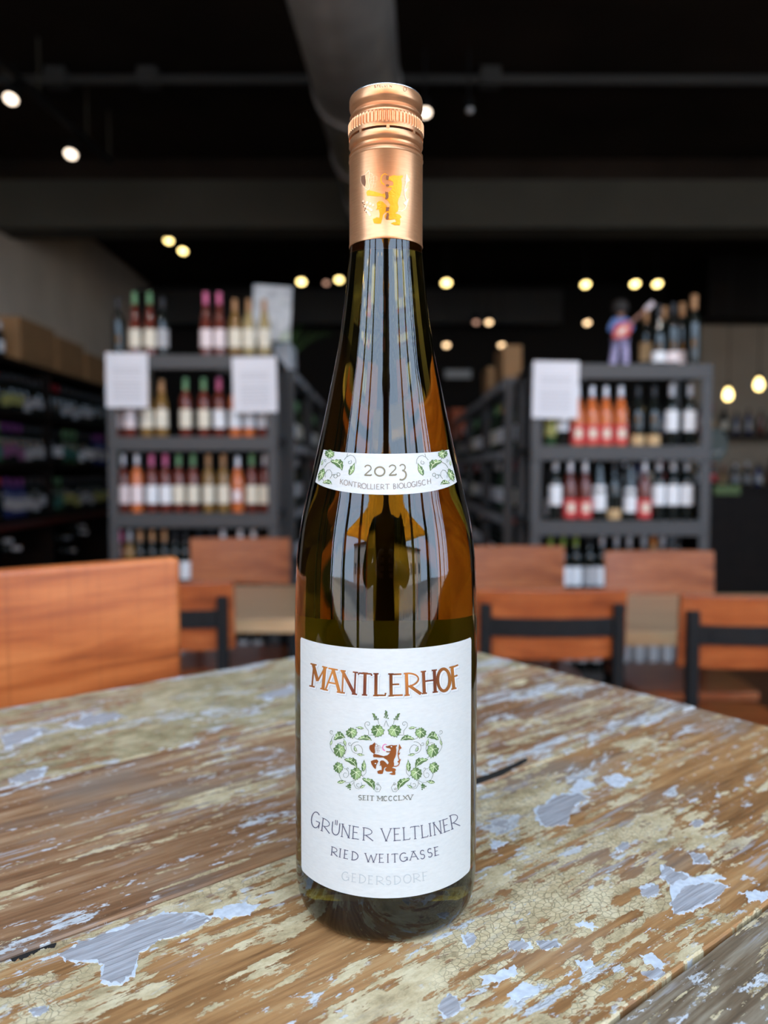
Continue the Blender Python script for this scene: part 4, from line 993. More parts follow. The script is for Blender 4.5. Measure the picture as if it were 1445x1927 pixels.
fill(YL, lL[3], [(222, 'rose', 'pinkish', 'pink', 'pink-capped wine'), (240, 'amber', 'grey', 'silver', 'silver-capped wine'), (260, 'dark', 'white', 'tan', 'tan-capped dark bottle'), (283, 'dark', 'white', 'tan', 'tan-capped dark bottle'), (306, 'dark', 'white', 'tan', 'tan-capped dark bottle'),
      (326, 'dark', 'none', 'black', 'black-capped bottle'), (345, 'dark', 'white', 'black', 'black-capped bottle'), (372, 'dark', 'white', 'black', 'black-capped bottle'), (395, 'dark', 'white', 'black', 'black-capped bottle'), (417, 'dark', 'white', 'white', 'white-capped bottle'), (450, 'dark', 'white', 'white', 'white-capped bottle'), (475, 'dark', 'white', 'white', 'white-capped bottle')], 'fourth shelf, ' + RL, G1)
RED = dict(lz=(.012, .105), extra=('cream', (.04, .085), .55), shape='burgundy'); TAN = dict(lz=(.005, .055), shape='burgundy'); WH = dict(lz=(.075, .175))
D_ = lambda d: dict(d)
fill(YR, lR[0], [(1212, 'dark', 'tan', 'tan', 'brown-necked bottle', dict(dy=.18)), (1236, 'dark', 'white', 'black', 'dark bottle', dict(shape='burgundy', lz=(.02, .07))), (1246, 'dark', 'grey', 'tan', 'tall dark bottle', dict(dy=.1)), (1262, 'dark', 'pinkish', 'black', 'dark bottle', dict(lz=(.02, .07))),
      (1279, 'dark', 'pinkish', 'tan', 'tan-capped dark bottle', dict(lz=(.02, .08), scale=1.05, dy=.08)), (1301, 'dark', 'none', 'tan', 'tall unlabelled tan-capped bottle', dict(scale=1.12))], 'top of the ' + RR, G2)
fill(YR, lR[1], [(1035, 'green', 'olive', 'lime', 'green wine'), (1057, 'dark', 'white', 'white', 'white-capped bottle', D_(WH)), (1086, 'orange', 'red', 'silver', 'red-labelled wine', D_(RED)), (1113, 'orange', 'red', 'silver', 'red-labelled wine', D_(RED)), (1139, 'orange', 'red', 'silver', 'red-labelled wine', D_(RED)), (1167, 'orange', 'red', 'silver', 'red-labelled wine', D_(RED)),
      (1199, 'dark', 'tan', 'black', 'dark tan-labelled bottle', D_(TAN)), (1229, 'dark', 'tan', 'black', 'dark tan-labelled bottle', D_(TAN)), (1263, 'dark', 'white', 'white', 'white-capped bottle', D_(WH)), (1297, 'dark', 'white', 'white', 'white-capped bottle', D_(WH))], 'second shelf, ' + RR, G2)
fill(YR, lR[2], [(1036, 'dark', 'grey', 'black', 'short grey-labelled bottle', dict(dy=.06, scale=.8, lz=(.02, .13))), (1046, 'dark', 'white', 'white', 'white-capped bottle', D_(WH)), (1074, 'rose', 'red', 'silver', 'red-labelled wine', D_(RED)), (1102, 'rose', 'red', 'silver', 'red-labelled wine', D_(RED)), (1129, 'dark', 'white', 'black', 'tall white-labelled bottle', dict(lz=(.045, .16), shape='flute', scale=1.08)),
      (1157, 'dark', 'tan', 'black', 'dark tan-labelled bottle', D_(TAN)), (1187, 'dark', 'white', 'black', 'white-labelled bottle', dict(lz=(.04, .16), shape='flute')), (1214, 'rose', 'red', 'silver', 'red-labelled wine', D_(RED)), (1241, 'dark', 'white', 'white', 'white-capped bottle', D_(WH)), (1268, 'dark', 'white', 'white', 'white-capped bottle', D_(WH)), (1294, 'dark', 'white', 'white', 'white-capped bottle', D_(WH))], 'third shelf, ' + RR, G2)
fill(YR, lR[3], [(1038, 'green', 'white', 'lime', 'lime-capped bottle'), (1062, 'dark', 'white', 'lime', 'lime-capped bottle'), (1086, 'dark', 'white', 'lime', 'lime-capped bottle'), (1112, 'dark', 'grey', 'black', 'black-capped bottle'), (1136, 'dark', 'white', 'silver', 'silver-capped bottle'), (1163, 'dark', 'white', 'silver', 'silver-capped bottle'), (1187, 'dark', 'white', 'silver', 'silver-capped bottle'),
      (1215, 'dark', 'white', 'silver', 'silver-capped bottle'), (1233, 'amber', 'tan', 'orange', 'orange-capped bottle'), (1250, 'dark', 'white', 'silver', 'silver-capped bottle'), (1280, 'dark', 'grey', 'black', 'black-capped bottle')], 'fourth shelf, ' + RR, G2)
fill(YR, lR[4], [(1045 + 27 * i, 'dark', 'grey', 'black', 'dark bottle') for i in range(10)], 'bottom shelf, ' + RR, G2)
fill(YL, lL[4], [(230 + 28 * i, 'dark', 'grey', 'black', 'dark bottle') for i in range(10)], 'bottom shelf, ' + RL, G1)
# ---- notices taped to the racks
def notice_mat():
    t = NT('printed_notice_paper'); tc = t.new('ShaderNodeTexCoord'); sp = t.new('ShaderNodeSeparateXYZ'); t.link(tc.outputs['Object'], sp.inputs[0])
    f = t.math('FRACT', t.math('MULTIPLY', sp.outputs['Z'], 55.0)); line = t.step(f, .45, .55)
    par = t.noise(t.coords((.01, .01, 16)), 1, 0); line = t.math('MULTIPLY', line, t.step(par, .42, .46))
    ix = t.step(t.math('ABSOLUTE', sp.outputs['X']), .078, .074); iz = t.step(t.math('ABSOLUTE', sp.outputs['Z']), .115, .11)
    m = t.math('MULTIPLY', t.math('MULTIPLY', line, ix), t.math('MULTIPLY', iz, .45))
    t.link(t.mix(m, (.66, .64, .67, 1), (.27, .27, .30, 1)), t.b.inputs['Base Color']); t.P(Roughness=.6); return t.m
M_note = notice_mat()
for (a, b, y0, lab_, rt) in [((198, 664), (279, 767), YL, 'white printed notice at the left end of the pink wine rack', .3), ((437, 672), (521, 776), YL, 'white printed notice at the right end of the pink wine rack', -1), ((1003, 680), (1088, 787), YR, 'white printed notice on the rack with the guitarist figurine', 1)]:
    p, q = atY(*a, y0 - .014), atY(*b, y0 - .014); hx, hz = (q.x - p.x) / 2, (p.z - q.z) / 2
    o = MB().box(-hx, hx, -.001, .001, -hz, hz).build('notice', M_note, loc=((p.x + q.x) / 2, y0 - .012, (p.z + q.z) / 2)); o.rotation_euler = (0, R(rt), 0)
    tag(o, lab_, 'notice', 'white notices on the racks')
# ---- poster, boxes and plant on top of the left racks
p, q = atY(475, 537, 4.05), atY(548, 642, 4.05)
def poster_mat():
    t = NT('sketched_poster'); n = t.noise(t.coords((14, 14, 14)), 1, 6, .65); g = t.noise(t.coords((6, 6, 6), loc=(3, 1, 2)), 1, 2)
    c = t.ramp(n, [(.35, (.42, .42, .42)), (.5, (.66, .65, .64)), (.6, (.74, .73, .71))]); c = t.mix(t.math('MULTIPLY', t.step(g, .58, .68), .45), c, (.25, .38, .12, 1))
    t.link(c, t.b.inputs['Base Color']); t.P(Roughness=.7); return t.m
o = MB().box((p.x - q.x) / 2, (q.x - p.x) / 2, -.004, .004, -(p.z - q.z) / 2, (p.z - q.z) / 2).build('poster', poster_mat(), loc=((p.x + q.x) / 2, 4.05, (p.z + q.z) / 2), bevel=.001)
MB().box(-.02, .02, .005, .012, lL[0] + .004 - (p.z + q.z) / 2, .05).build('stand', M_black, o); o.rotation_euler = (R(-4), R(3), R(6)); tag(o, 'pale sketched poster leaning behind the bottles on the pink wine rack', 'poster')
# ------------------------------------------------------------------ aisle racks behind, facing the aisle
kinds = [('dark', 'white', 'black'), ('dark', 'cream', 'red'), ('green', 'white', 'black'), ('dark', 'grey', 'silver'), ('dark', 'white', 'tan'), ('dark', 'red', 'black'), ('green', 'cream', 'green')]
def aisle(x, y0, w_, side, levels, lab_, gname, per=9, tops=()):
    # side +1: front faces -x (right of the aisle); -1: front faces +x (left of the aisle)
    if side > 0: rz = R(-90); loc = (x, y0 + w_, 0)
    else: rz = R(90); loc = (x, y0, 0)
    rack(loc, rz, w_, .45, levels, lab_, M_strip)
    rnd = random.Random(int(y0 * 10) + side)
    for li, z in enumerate(levels[:4]):
        n = per
        if li == 0: continue
        g = rnd.choice(kinds)
        for i in range(n):
            if i % 3 == 0: g = rnd.choice(kinds)
            y = y0 + .09 + (w_ - .18) * i / (n - 1); xx = x + side * .085
            shop_bottle((xx, y, z + .001), g[0], g[1], g[2], '%s bottle from the near end on %s shelf of the %s' % (ORD[i], ['top', 'upper', 'middle', 'lower'][li], gname), 'bottles in the ' + gname, rotz=rz, shape=rnd.choice(['bordeaux', 'burgundy']), lz=(.05, .14))
la = [lL[0], lL[1] - .01, lL[2], lL[3], lL[4]]
aisle(xl1 + .02, 4.25, 1.0, -1, la, 'steel rack facing the aisle behind the pink wine rack', 'near left aisle rack')
aisle(xl1 + .02, 5.35, 1.2, -1, la, 'second steel rack along the left of the aisle', 'far left aisle rack', 8)
lb = [lR[0], lR[1], lR[2], lR[3], lR[4]]
aisle(xr0 - .04, 4.0, 1.0, 1, lb, 'steel rack facing the aisle behind the guitarist rack', 'near right aisle rack')
aisle(xr0 - .02, 5.1, 1.2, 1, lb, 'second steel rack along the right of the aisle', 'far right aisle rack', 8)
aisle(xr0, 6.4, 1.2, 1, lb, 'third steel rack along the right of the aisle', 'last right aisle rack', 7)
for i, (px, y, hh, dep) in enumerate([(955, 5.2, .22, .3), (985, 4.5, .26, .35)]):
    q = atY(px, 690, y)
    tag(MB().box(0, .12, 0, dep, 0, hh).build('carton', M_card, loc=(xr0 + .02, y, lb[0] + .001), bevel=.004), ['brown carton on top of the second right aisle rack', 'brown carton on top of the near right aisle rack'][i], 'box', 'cartons on the aisle racks')
tag(MB().box(-.1, .1, 0, .28, 0, .16).build('carton', plain('white_carton_card', (.7, .7, .7), .7), loc=(xl1 - .12 + .02, 4.3, lL[0] + .001), bevel=.004), 'white box on the rack below the poster', 'box')
# spiky plant
pp_ = atY(605, 700, 5.0)
plant = tag(empty('potted_plant', (xl1 - .12, 4.95, lL[0] + .004)), 'dark spiky green plant in a pot on the left aisle rack', 'plant')
MB().lathe([(.06, 0), (.085, .12), (.09, .13)], 16).build('pot', plain('terracotta_pot', (.2, .08, .05), .8), plant, smooth=True)
M_pl = plain('dark_plant_green', (.06, .13, .03), .5, vary=.3)
for i in range(18):
    a = i * 2.4; L = random.uniform(.24, .42); o = random.uniform(.35, .95); mb = MB(); vs = []
    for k in range(6):
        t_ = k / 5; rr_ = L * t_ * o; z = .12 + L * t_ * (1.05 - .55 * t_ * o); wv = .018 * (1 - t_) ** .6 + .001
        vs += [(rr_ * math.cos(a) - wv * math.sin(a), rr_ * math.sin(a) + wv * math.cos(a), z), (rr_ * math.cos(a) + wv * math.sin(a), rr_ * math.sin(a) - wv * math.cos(a), z)]
    b = mb.add(vs, [(2 * k, 2 * k + 1, 2 * k + 3, 2 * k + 2) for k in range(5)]).build('leaf', M_pl, plant, smooth=True); b.modifiers.new('t', 'SOLIDIFY').thickness = .002
# back shelf with red boxes at the end of the aisle
bs = tag(empty('back_shelf', (0.95, 9.5, 0)), 'dark shelf with red boxes at the far end of the aisle', 'shelf')
for z in (.5, 1.05, 1.6): MB().box(-.9, .9, 0, .35, z - .03, z).build('shelf', M_darkwood, bs)
for x in (-.9, .87): MB().box(x, x + .03, 0, .35, 0, 2.0).build('side_panel', M_darkwood, bs)
bxm = [plain('red_carton', (.42, .07, .04), .7), plain('blue_grey_carton', (.12, .16, .22), .7), plain('orange_red_carton', (.5, .12, .05), .7)]
k = 0
for li, z in enumerate((.5, 1.05, 1.6)):
    for i in range(7):
        tag(MB().box(-.09, .09, 0, .25, 0, .38).build('wine_box', bxm[(i * 2 + li) % 3], loc=(.95 - .75 + i * .25, 9.52, z + .001), bevel=.004),
            '%s box from the left on the %s of the far back shelf' % (ORD[i], ['bottom', 'middle', 'top'][li]), 'box', 'boxes on the far back shelf')

# ------------------------------------------------------------------ wooden wall shelves at the left
ws = tag(empty('wall_shelf', (XL + .002, 4.4, 0)), 'dark wooden wall shelving full of bottles along the taupe wall', 'shelf')
XF = -2.62; dpt = XF - XL
zs_ = [1.99, 1.61, 1.25, .86]
for z in zs_: MB().box(0, dpt, 0, 4.2, z - .035, z).build('shelf', M_darkwood, ws)
for y in (0, 1.4, 2.8, 4.17): MB().box(0, dpt - .02, y, y + .03, 0, 1.955).build('divider', M_darkwood, ws)
MB().box(0, .012, 0, 4.2, 0, 1.955).build('back_panel', M_darkwood, ws)
MB().box(0, dpt + .12, -.02, 4.22, .80, .825).build('counter_top', plain('red_brown_counter', (.10, .02, .015), .35), ws)
wk = [('dark', 'grey', 'black'), ('dark', 'white', 'black'), ('dark', 'none', 'red'), ('dark', 'violet', 'violet'), ('dark', 'none', 'black'), ('dark', 'grey', 'black'), ('green', 'teal', 'green'), ('dark', 'olive', 'black'), ('blue', 'grey', 'violet')]
for li, z in enumerate((1.61, 1.25, .86)):
    rnd = random.Random(li + 11); g = wk[0]; n = 28
    for i in range(n):
        if i % 3 == 0: g = rnd.choice(wk)
        y = 4.5 + i * .112
        if abs((y - 4.415 + .7) % 1.4 - .7) < .055: continue
        shop_bottle((XF - .075, y, z + .001), g[0], g[1], g[2], '%s bottle from the near end on the %s wooden wall shelf' % (ORD[i], ['upper', 'middle', 'lower'][li]), 'bottles on the wooden wall shelves', rotz=R(90), shape=rnd.choice(['bordeaux', 'burgundy', 'bordeaux']), scale=.92, lz=rnd.choice([(.05, .14), (.03, .12), (.07, .15)]))
for i, (ya, yb_, h_) in enumerate([(5.35, 5.95, .33), (6.0, 6.55, .30), (6.62, 7.4, .26)]):
    tag(MB().box(0, .3, 0, yb_ - ya, 0, h_).build('carton', M_card, loc=(XF - .33, ya, 1.991), bevel=.004), ['largest brown carton on top of the wooden wall shelves', 'middle brown carton on top of the wooden wall shelves', 'farthest brown carton on top of the wooden wall shelves'][i], 'box', 'cartons on the wall shelves')
for i, y in enumerate((4.75, 4.95, 5.15)):
    shop_bottle((XF - .08, y, 1.991), 'dark', 'white', ['red', 'white', 'white'][i], '%s bottle standing beside the cartons on the wall shelves' % ORD[i], 'bottles beside the cartons', rotz=R(90), scale=.8)
# lying bottles in the cabinet under the counter
for i, (px, py) in enumerate([(20, 1018), (36, 1032), (158, 990), (162, 1002), (130, 1012), (140, 1036)]):
    d = ray(px, py); tt = (XF + .02 - CAM.x) / d.x; q = CAM + d * tt
    b = shop_bottle(tuple(q), 'dark', 'none', 'white' if i < 4 else 'silver', '%s lying bottle in the dark cabinet below the wall shelves' % ORD[i], 'lying bottles in the cabinet', scale=.9)
    b.rotation_euler = (0, R(90), 0); b.location.x -= .27

# ------------------------------------------------------------------ figurine with guitar on the right rack
fz = lR[0] + .001; fy = YR + .16; fpx = atY(1166, 680, fy)
fg = tag(empty('guitarist_figurine', (fpx.x, fy, fz)), 'guitarist figurine with dark hair, blue shirt and red guitar on the rack', 'figurine')
FS = .335 / .335
def skin(name, verts, edges, radii, mat, parent, lev=2):
    me = bpy.data.meshes.new(name); me.from_pydata([Vector(v) for v in verts], edges, [])
    o = bpy.data.objects.new(name, me); COL.objects.link(o); o.parent = parent
    m = o.modifiers.new('skin', 'SKIN'); m.use_smooth_shade = True
    for i, sv in enumerate(me.skin_vertices[0].data): sv.radius = (radii[i],) * 2; sv.use_root = (i == 0)
    o.modifiers.new('sub', 'SUBSURF').levels = lev; o.modifiers['sub'].render_levels = lev
    me.materials.append(mat); return o
M_fb = plain('figurine_blue_shirt', (.10, .18, .42), .5); M_fp = plain('figurine_striped_trousers', (.34, .30, .48), .6, vary=.5, nscale=60); M_fh = plain('figurine_dark_hair', (.02, .016, .014), .7); M_fs = plain('figurine_skin', (.25, .13, .09), .5)
skin('torso', [(0, 0, .15), (0, 0, .185), (0, 0, .225), (.03, 0, .235), (.05, -.03, .20), (.035, -.055, .18), (-.03, 0, .235), (-.058, -.01, .19), (-.03, -.05, .165)], [(0, 1), (1, 2), (2, 3), (3, 4), (4, 5), (2, 6), (6, 7), (7, 8)], [.028, .03, .03, .018, .014, .011, .018, .014, .011], M_fb, fg)
skin('legs', [(0, 0, .15), (.022, 0, .13), (.026, -.004, .07), (.03, 0, .012), (.03, -.03, .008), (-.022, 0, .13), (-.03, -.004, .07), (-.036, 0, .012), (-.036, -.03, .008)], [(0, 1), (1, 2), (2, 3), (3, 4), (0, 5), (5, 6), (6, 7), (7, 8)], [.03, .022, .02, .021, .01, .022, .02, .021, .01], M_fp, fg)
skin('head', [(0, 0, .235), (0, -.002, .262), (0, -.004, .285), (0, 0, .31)], [(0, 1), (1, 2), (2, 3)], [.012, .02, .025, .02], M_fs, fg)
MB().lathe([(.012, -.035), (.034, -.02), (.042, .005), (.036, .03), (.018, .045), (.002, .048)], 14, 0, .006, .295).build('hair', M_fh, fg, smooth=True)
gt = empty('guitar'); gt.parent = fg; gt.location = (-.012, -.07, .175); gt.rotation_euler = (0, R(-42), 0)
gb_ = MB().tube([(-.055, 0, 0), (.0, 0, 0)], .03, 8)
gm = MB(); pol = [(.05 * math.cos(t) * (1.0 + .18 * math.cos(2 * t)), .034 * math.sin(t) * (1 - .22 * math.cos(2 * t - .4))) for t in [i * 2 * math.pi / 20 for i in range(20)]]
gm.add([(x, y_, z) for y_ in (-.009, .009) for x, z in pol], [tuple(range(20)), tuple(range(39, 19, -1))] + [(i, (i + 1) % 20, 20 + (i + 1) % 20, 20 + i) for i in range(20)])
gm.build('guitar_body', plain('figurine_red_lacquer', (.50, .04, .03), .3), gt, bevel=.003)
MB().box(-.03, .02, -.0115, -.009, -.012, .012).build('pick_guard', plain('figurine_cream', (.6, .5, .42), .5), gt)
MB().box(.03, .15, -.011, -.003, -.006, .006).build('neck', plain('figurine_guitar_neck', (.22, .09, .05), .5), gt)
MB().box(.15, .20, -.012, -.002, -.012, .012).build('headstock', plain('figurine_pale_headstock', (.5, .42, .44), .4), gt)
MB().lathe([(.055, 0), (.055, .006)], 20).build('base', M_black, fg)

# ------------------------------------------------------------------ bar corner at the right
bar = tag(empty('bar_counter', (2.75, 6.4, 0)), 'dark bar counter under the hanging bulbs', 'counter')
MB().box(0, 2.0, 0, .6, 0, 1.02).build('body', M_darkwood, bar); MB().box(-.05, 2.05, -.06, .66, 1.02, 1.06).build('counter_top', M_darkwood, bar)
MB().box(.1, .32, -.075, -.06, .99, 1.07).build('edge_strip', plain('green_edge_strip', (.13, .19, .05), .5), bar)
sh = tag(empty('bar_back_shelf', (2.7, 8.7, 0)), 'dark shelf of bottles against the brown wall', 'shelf')
for z in (1.0, 1.62): MB().box(0, 2.2, 0, .35, z - .04, z).build('shelf', M_darkwood, sh)
for x in (0, 2.16): MB().box(x, x + .04, 0, .35, 0, 1.62).build('side_panel', M_darkwood, sh)
bk = [('dark', 'red', 'red'), ('rose', 'none', 'black'), ('dark', 'grey', 'silver'), ('dark', 'cream', 'black'), ('blue', 'grey', 'black'), ('amber', 'tan', 'red')]
for li, z in enumerate((1.0, 1.62)):
    for i in range(14):
        g = random.choice(bk); shop_bottle((2.85 + i * .145, 8.82, z + .001), g[0], g[1], g[2], '%s bottle from the left on the %s bar shelf' % (ORD[i], ['lower', 'upper'][li]), 'bottles behind the bar', scale=random.uniform(.8, 1.15), shape=random.choice(['bordeaux', 'burgundy']))
for i in range(9):
    g = bk[(i * 2) % 6]; shop_bottle((2.95 + i * .2, 6.6, 1.061), g[0], g[1], g[2], '%s bottle from the left along the bar counter top' % ORD[i], 'bottles on the bar counter', scale=random.uniform(.6, .9), shape='bordeaux')
q = atY(1343, 838, YR + .2)
pq = tag(empty('round_plaque', (xr1 + .10, YR + .2, q.z)), 'round grey-green plaque hanging at the side of the rack', 'plaque')
a_ = MB().lathe([(.085, -.006), (.09, 0), (.085, .006)], 28).build('disc', plain('grey_green_plaque', (.04, .046, .038), .5), pq, smooth=False); a_.rotation_euler = (R(90), 0, R(20)); a_.location = (.0, 0, 0)
MB().tube([(-.05, -.018, -.045), (-.03, -.018, -.03), (-.015, -.018, -.05), (.0, -.018, -.03), (.015, -.018, -.048), (.03, -.018, -.028)], .004, 6).build('script_mark', plain('chalk_white', (.35, .37, .38), .6), pq)

# ------------------------------------------------------------------ ceiling services
dx = math.tan(R(3.07))
duct = tag(empty('air_duct', (-.18 - 1.9 * dx, 1.2, 3.2)), 'round galvanised air duct under the ceiling above the bottle', 'duct'); duct.rotation_euler = (0, 0, -R(3.07))
MB().tube([(0, 0, 0), (0, 4.55, 0)], .225, 40).build('pipe', M_steel, duct, smooth=True)
for y in (.9, 2.62, 3.4, 4.2): MB().tube([(0, y - .03, 0), (0, y + .03, 0)], .236, 40).build('collar', M_steel, duct, smooth=False)
for y in (1.6, 3.9):
    for s in (-1, 1): MB().tube([(s * .2, y, .1), (s * .2, y, .42)], .005, 6).build('hanger', M_black, duct)
cz_ = atY(722, 150, 4.42).z
con = tag(empty('conduit_pipe', (0, 4.42, cz_)), 'thin dark conduit crossing the ceiling behind the duct', 'pipe')
MB().tube([(XL, 0, 0), (-.6, 0, 0), (.2, 0, .0), (XR, 0, -.01)], .03, 10).build('pipe', M_beam2, con, smooth=True)
for px in (280, 922, 108): x = atY(px, 148, 4.42).x; MB().box(x - .06, x + .06, -.045, .045, -.04, .06).build('clamp', M_beam2, con)
for px in (560,): pass
def emis(name, c, s): return plain(name, c, .5, emit=(*c, 1), estr=s, vary=0)
M_bulb = emis('warm_lamp_glow', (1.0, 0.72, 0.26), 4.0); M_bulbw = emis('pale_lamp_glow', (1.0, 0.80, 0.62), 2.2); M_dim = emis('dim_lamp_glow', (1.0, .55, .38), .55); M_mid = emis('amber_lamp_glow', (1.0, .66, .36), 2.2)
# light track at the upper left
p0, p1 = atZ(0, 118, 3.28), atZ(206, 303, 3.28)
trk = tag(empty('light_track', (0, 0, 0)), 'black lighting track running back under the ceiling at the upper left', 'light track')
dv = (p1 - p0).normalized(); ps = p0 - dv * .9
MB().tube([ps, p1], .022, 6).build('rail', M_black, trk)
for f in (.3, .75, 1.0):
    q = p0 + (p1 - p0) * f; MB().tube([q + Vector((0, 0, -.02)), q + Vector((0, 0, .33))], .006, 6).build('hanger', M_beam, trk)
def spot(px, py, y, mat, r, lab_, drop=.10, track=False):
    q = atY(px, py, y)
    e = tag(empty('spotlight', tuple(q)), lab_, 'spotlight', 'ceiling spotlights')
    a = Vector((0, -.55, -.83)).normalized(); rot = Vector((0, 0, 1)).rotation_difference(a).to_matrix()
    def T(mb): mb.v = [tuple(rot @ Vector(v)) for v in mb.v]; return mb
    T(MB().lathe([(r * .75, -.11), (r * 1.12, -.10), (r * 1.2, .0), (r * 1.05, .002), (r * 1.0, -.01)], 18, cap=False)).build('housing', M_black, e, smooth=True)
    T(MB().lathe([(r * .3, .010), (r * .8, .004), (r * 1.0, -.006)], 18)).build('lens', mat, e, smooth=True)
    T(MB().lathe([(.02, -.11), (r * .76, -.108)], 12)).build('back_cap', M_black, e)
    MB().tube([(0, .05, .08), (0, .06, max(.12, ZC - q.z if not track else .22))], .007, 6).build('stem', M_black, e)
    return e
SP = [(20, 187, 3.95, 'w', .034, 'lit spotlight at the front of the upper left track', 1), (133, 291, 4.6, 'w', .036, 'lit spotlight near the end of the upper left track', 1),
      (317, 453, 7.6, 'b', .040, 'left lamp of the close pair above the pink wine rack', 0), (344, 473, 7.9, 'b', .040, 'right lamp of the close pair above the pink wine rack', 0),
      (567, 531, 7.4, 'b', .040, 'brightest lamp just left of the bottle neck', 0), (638, 527, 8.2, 'b', .040, 'lamp touching the bottle neck at its left', 0), (614, 533, 9.0, 'd', .032, 'dim lamp between two bright ones left of the bottle neck', 0),
      (840, 533, 7.2, 'b', .042, 'brightest lamp just right of the bottle neck', 0), (896, 607, 9.0, 'd', .032, 'dim lamp beside a brighter one over the aisle', 0), (920, 607, 8.8, 'm', .036, 'brighter lamp of the pair over the aisle', 0),
      (840, 650, 8.7, 'm', .036, 'low lamp beside the bottle shoulder', 0), (944, 650, 8.9, 'm', .036, 'low lamp above the right aisle racks', 0), (1102, 536, 7.2, 'b', .040, 'bright lamp left of the guitarist figurine', 0),
      (1195, 535, 7.4, 'b', .042, 'bright lamp beside the guitarist figurine head', 0), (1237, 535, 7.4, 'b', .042, 'bright lamp at the guitar headstock', 0), (1105, 608, 8.6, 'm', .036, 'lower amber lamp left of the guitarist figurine', 0),
      (800, 213, 4.2, 'w', .032, 'lit spotlight half hidden by the copper cap', 0), (884, 208, 4.2, 'x', .022, 'small unlit silver spotlight right of the copper cap', 0)]
M_off = plain('unlit_lamp_glass', (.55, .55, .55), .2)
MM = {'w': M_bulbw, 'b': M_bulb, 'd': M_dim, 'm': M_mid, 'x': M_off}
for px, py, y, k, r, lab_, tk in SP: spot(px, py, y, MM[k], r, lab_, track=bool(tk))
for i, (px, py) in enumerate([(1370, 741), (1428, 722)]):
    q = atY(px, py, 6.9)
    e = tag(empty('pendant_lamp', tuple(q)), ['hanging bulb nearer the rack over the bar', 'hanging bulb at the picture edge over the bar'][i], 'pendant lamp', 'hanging bulbs over the bar')
    MB().lathe([(.004, -.062), (.022, -.056), (.036, -.035), (.04, -.01), (.032, .018), (.018, .042), (.015, .05)], 16).build('bulb', M_bulb, e, smooth=True)
    MB().lathe([(.017, .05), (.019, .055), (.019, .095), (.006, .105)], 12).build('socket', M_black, e)
    MB().tube([(0, 0, .1), (0, 0, ZC - q.z)], .004, 6).build('cord', M_black, e)
q = atY(862, 704, 9.2); tag(MB().box(-.16, .16, -.01, .01, -.05, .05).build('wall_panel', plain('dim_grey_panel', (.32, .33, .33), .4), loc=tuple(q)), 'pale panel on the dark wall at the aisle end', 'panel')
# wall vent pipe on the left wall

# ------------------------------------------------------------------ photographer standing behind the camera (seen only in the glass)
ph = tag(empty('person', (0.0, -0.76, 0)), 'person in dark clothes behind the camera, mirrored in the bottle glass', 'person')
M_cl = plain('charcoal_clothing', (.02, .02, .024), .85); M_sk = plain('skin_tone', (.45, .27, .19), .55); M_hr = plain('brown_hair', (.04, .025, .015), .6)
def limb(s): return [(s * .10, 0, .92), (s * .11, .01, .50), (s * .11, -.02, .09), (s * .12, .10, .04)]
vs = [(0, 0, .98), (0, 0, 1.15), (0, 0, 1.34), (0, .005, 1.44), (0, .02, 1.52)]; rs = [.19, .20, .20, .10, .06]; es = [(0, 1), (1, 2), (2, 3), (3, 4)]
for s in (-1, 1):
    b = len(vs); vs += limb(s); rs += [.095, .07, .05, .04]; es += [(0, b), (b, b + 1), (b + 1, b + 2), (b + 2, b + 3)]
    b = len(vs); vs += [(s * .21, 0, 1.40), (s * .37, -.02, 1.14), (s * .12, .20, 1.17)]; rs += [.08, .065, .04]; es += [(2, b), (b, b + 1), (b + 1, b + 2)]
skin('clothed_body', vs, es, rs, M_cl, ph)
hd = skin('head', [(0, .02, 1.50), (0, .03, 1.58), (0, .035, 1.66), (0, .02, 1.72)], [(0, 1), (1, 2), (2, 3)], [.05, .07, .085, .07], M_sk, ph)
MB().lathe([(.088, -.05), (.098, 0), (.09, .05), (.055, .088), (.002, .1)], 20, 0, .005, 1.69).build('hair', M_hr, ph, smooth=True)
MB().lathe([(.002, -.012), (.012, -.008), (.016, .004), (.008, .02), (.002, .024)], 10, 0, .125, 1.635).build('nose', M_sk, hd, smooth=True)
for s in (-1, 1):
    MB().lathe([(.002, -.012), (.011, -.006), (.011, .006), (.002, .012)], 10, s * .032, .112, 1.665).build('eye', M_hr, hd, smooth=True)
    MB().lathe([(.002, -.03), (.012, -.015), (.012, .015), (.002, .03)], 10, s * .092, .02, 1.65).build('ear', M_sk, hd, smooth=True)
MB().box(-.025, .025, .108, .116, 1.592, 1.60).build('mouth', plain('lip_tone', (.35, .13, .11), .5), hd, bevel=.003)
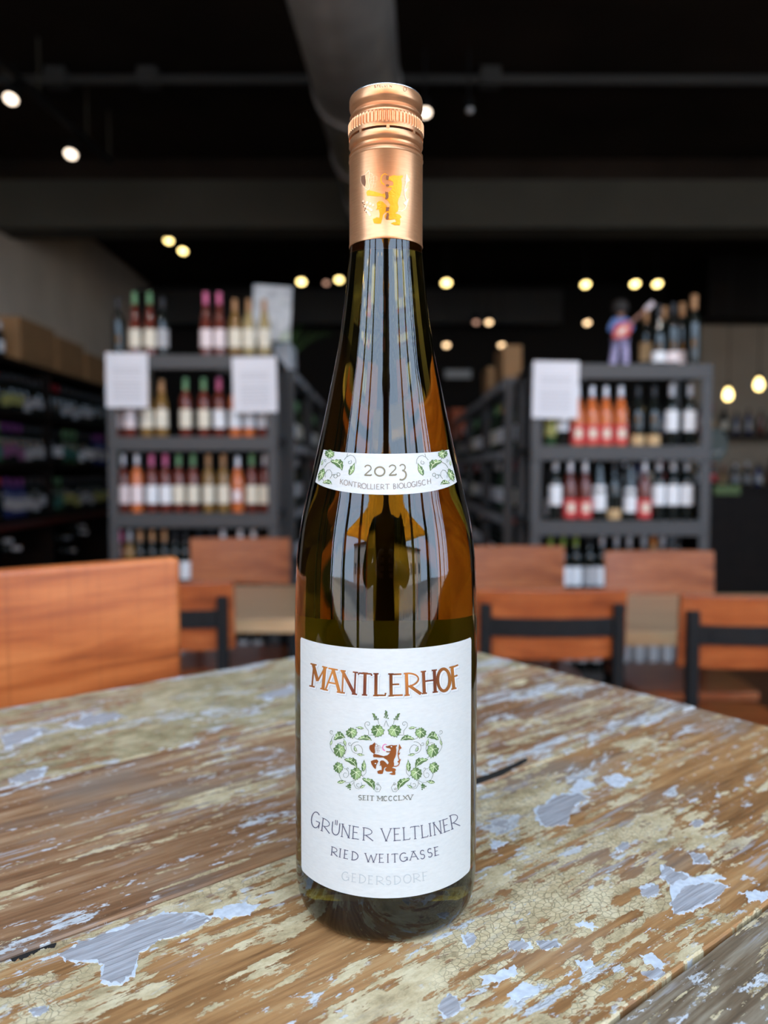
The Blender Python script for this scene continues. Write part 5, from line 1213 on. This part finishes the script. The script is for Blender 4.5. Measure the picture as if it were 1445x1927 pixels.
for s in (-1, 1):
    hv = [(s * .115, .21, 1.172), (s * .095, .245, 1.18), (s * .08, .265, 1.19)]; hr = [.026, .028, .024]; he = [(0, 1), (1, 2)]
    for k, (dz, L) in enumerate(((.035, 1.0), (.013, 1.1), (-.010, 1.05), (-.032, .85))):
        b = len(hv); hv += [(s * .070, .275, 1.19 + dz), (s * .050, .285, 1.19 + dz), (s * (.050 - .028 * L), .280, 1.19 + dz)]; hr += [.0095, .009, .008]; he += [(2, b), (b, b + 1), (b + 1, b + 2)]
    b = len(hv); hv += [(s * .075, .235, 1.215), (s * .05, .235, 1.228)]; hr += [.0105, .009]; he += [(1, b), (b, b + 1)]
    skin('hand', hv, he, hr, M_sk, ph)
tag(MB().box(-.036, .036, -.004, .004, -.073, .073).build('phone', M_black, bevel=.003, loc=(0, -.76 + .262, 1.20)), 'black phone held by the person behind the camera', 'phone')

# ------------------------------------------------------------------ added track and spotlights, out of the picture, put in to brighten the racks
added_track = tag(empty('light_track', (0, 1.55, 3.5)), 'added black lighting track above the dining tables, out of view', 'light track')
MB().tube([(-2.4, 0, 0), (2.6, 0, 0)], .02, 6).build('rail', M_black, added_track)
for x in (-2.2, 0, 2.4): MB().tube([(x, 0, 0), (x, 0, .12)], .008, 6).build('hanger', M_black, added_track)
for i, (x, tx, ty, tz) in enumerate([(-1.5, -1.1, 3.7, 1.3), (-.5, -.75, 3.7, 1.3), (.7, 1.0, 3.45, 1.3), (1.5, 1.4, 3.45, 1.3)]):
    e = tag(empty('spotlight', (x, 1.55, 3.36)), '%s added fill spotlight on the unseen track above the dining tables' % ORD[i], 'spotlight', 'added fill spotlights above the dining tables')
    a = (Vector((tx, ty, tz)) - Vector((x, 1.55, 3.36))).normalized(); rot = Vector((0, 0, 1)).rotation_difference(a).to_matrix()
    def T(mb): mb.v = [tuple(rot @ Vector(v)) for v in mb.v]; return mb
    T(MB().lathe([(.03, -.12), (.045, -.11), (.048, .0), (.042, .002), (.04, -.01)], 18, cap=False)).build('housing', M_black, e, smooth=True)
    T(MB().lathe([(.01, -.004), (.04, -.008)], 18)).build('lens', M_bulbw, e)
    MB().tube([(0, 0, 0), (0, 0, .14)], .008, 6).build('stem', M_black, e)
    ld = bpy.data.lights.new('added_fill_beam', 'SPOT'); ld.energy = 40; ld.spot_size = R(42); ld.spot_blend = .8; ld.color = (1.0, .95, .93); ld.shadow_soft_size = .04  # added fill beam for the racks
    lo_ = bpy.data.objects.new('added_fill_beam', ld); COL.objects.link(lo_); lo_.parent = e; lo_.location = a * .02
    lo_.rotation_mode = 'QUATERNION'; lo_.rotation_quaternion = a.to_track_quat('-Z', 'Y')
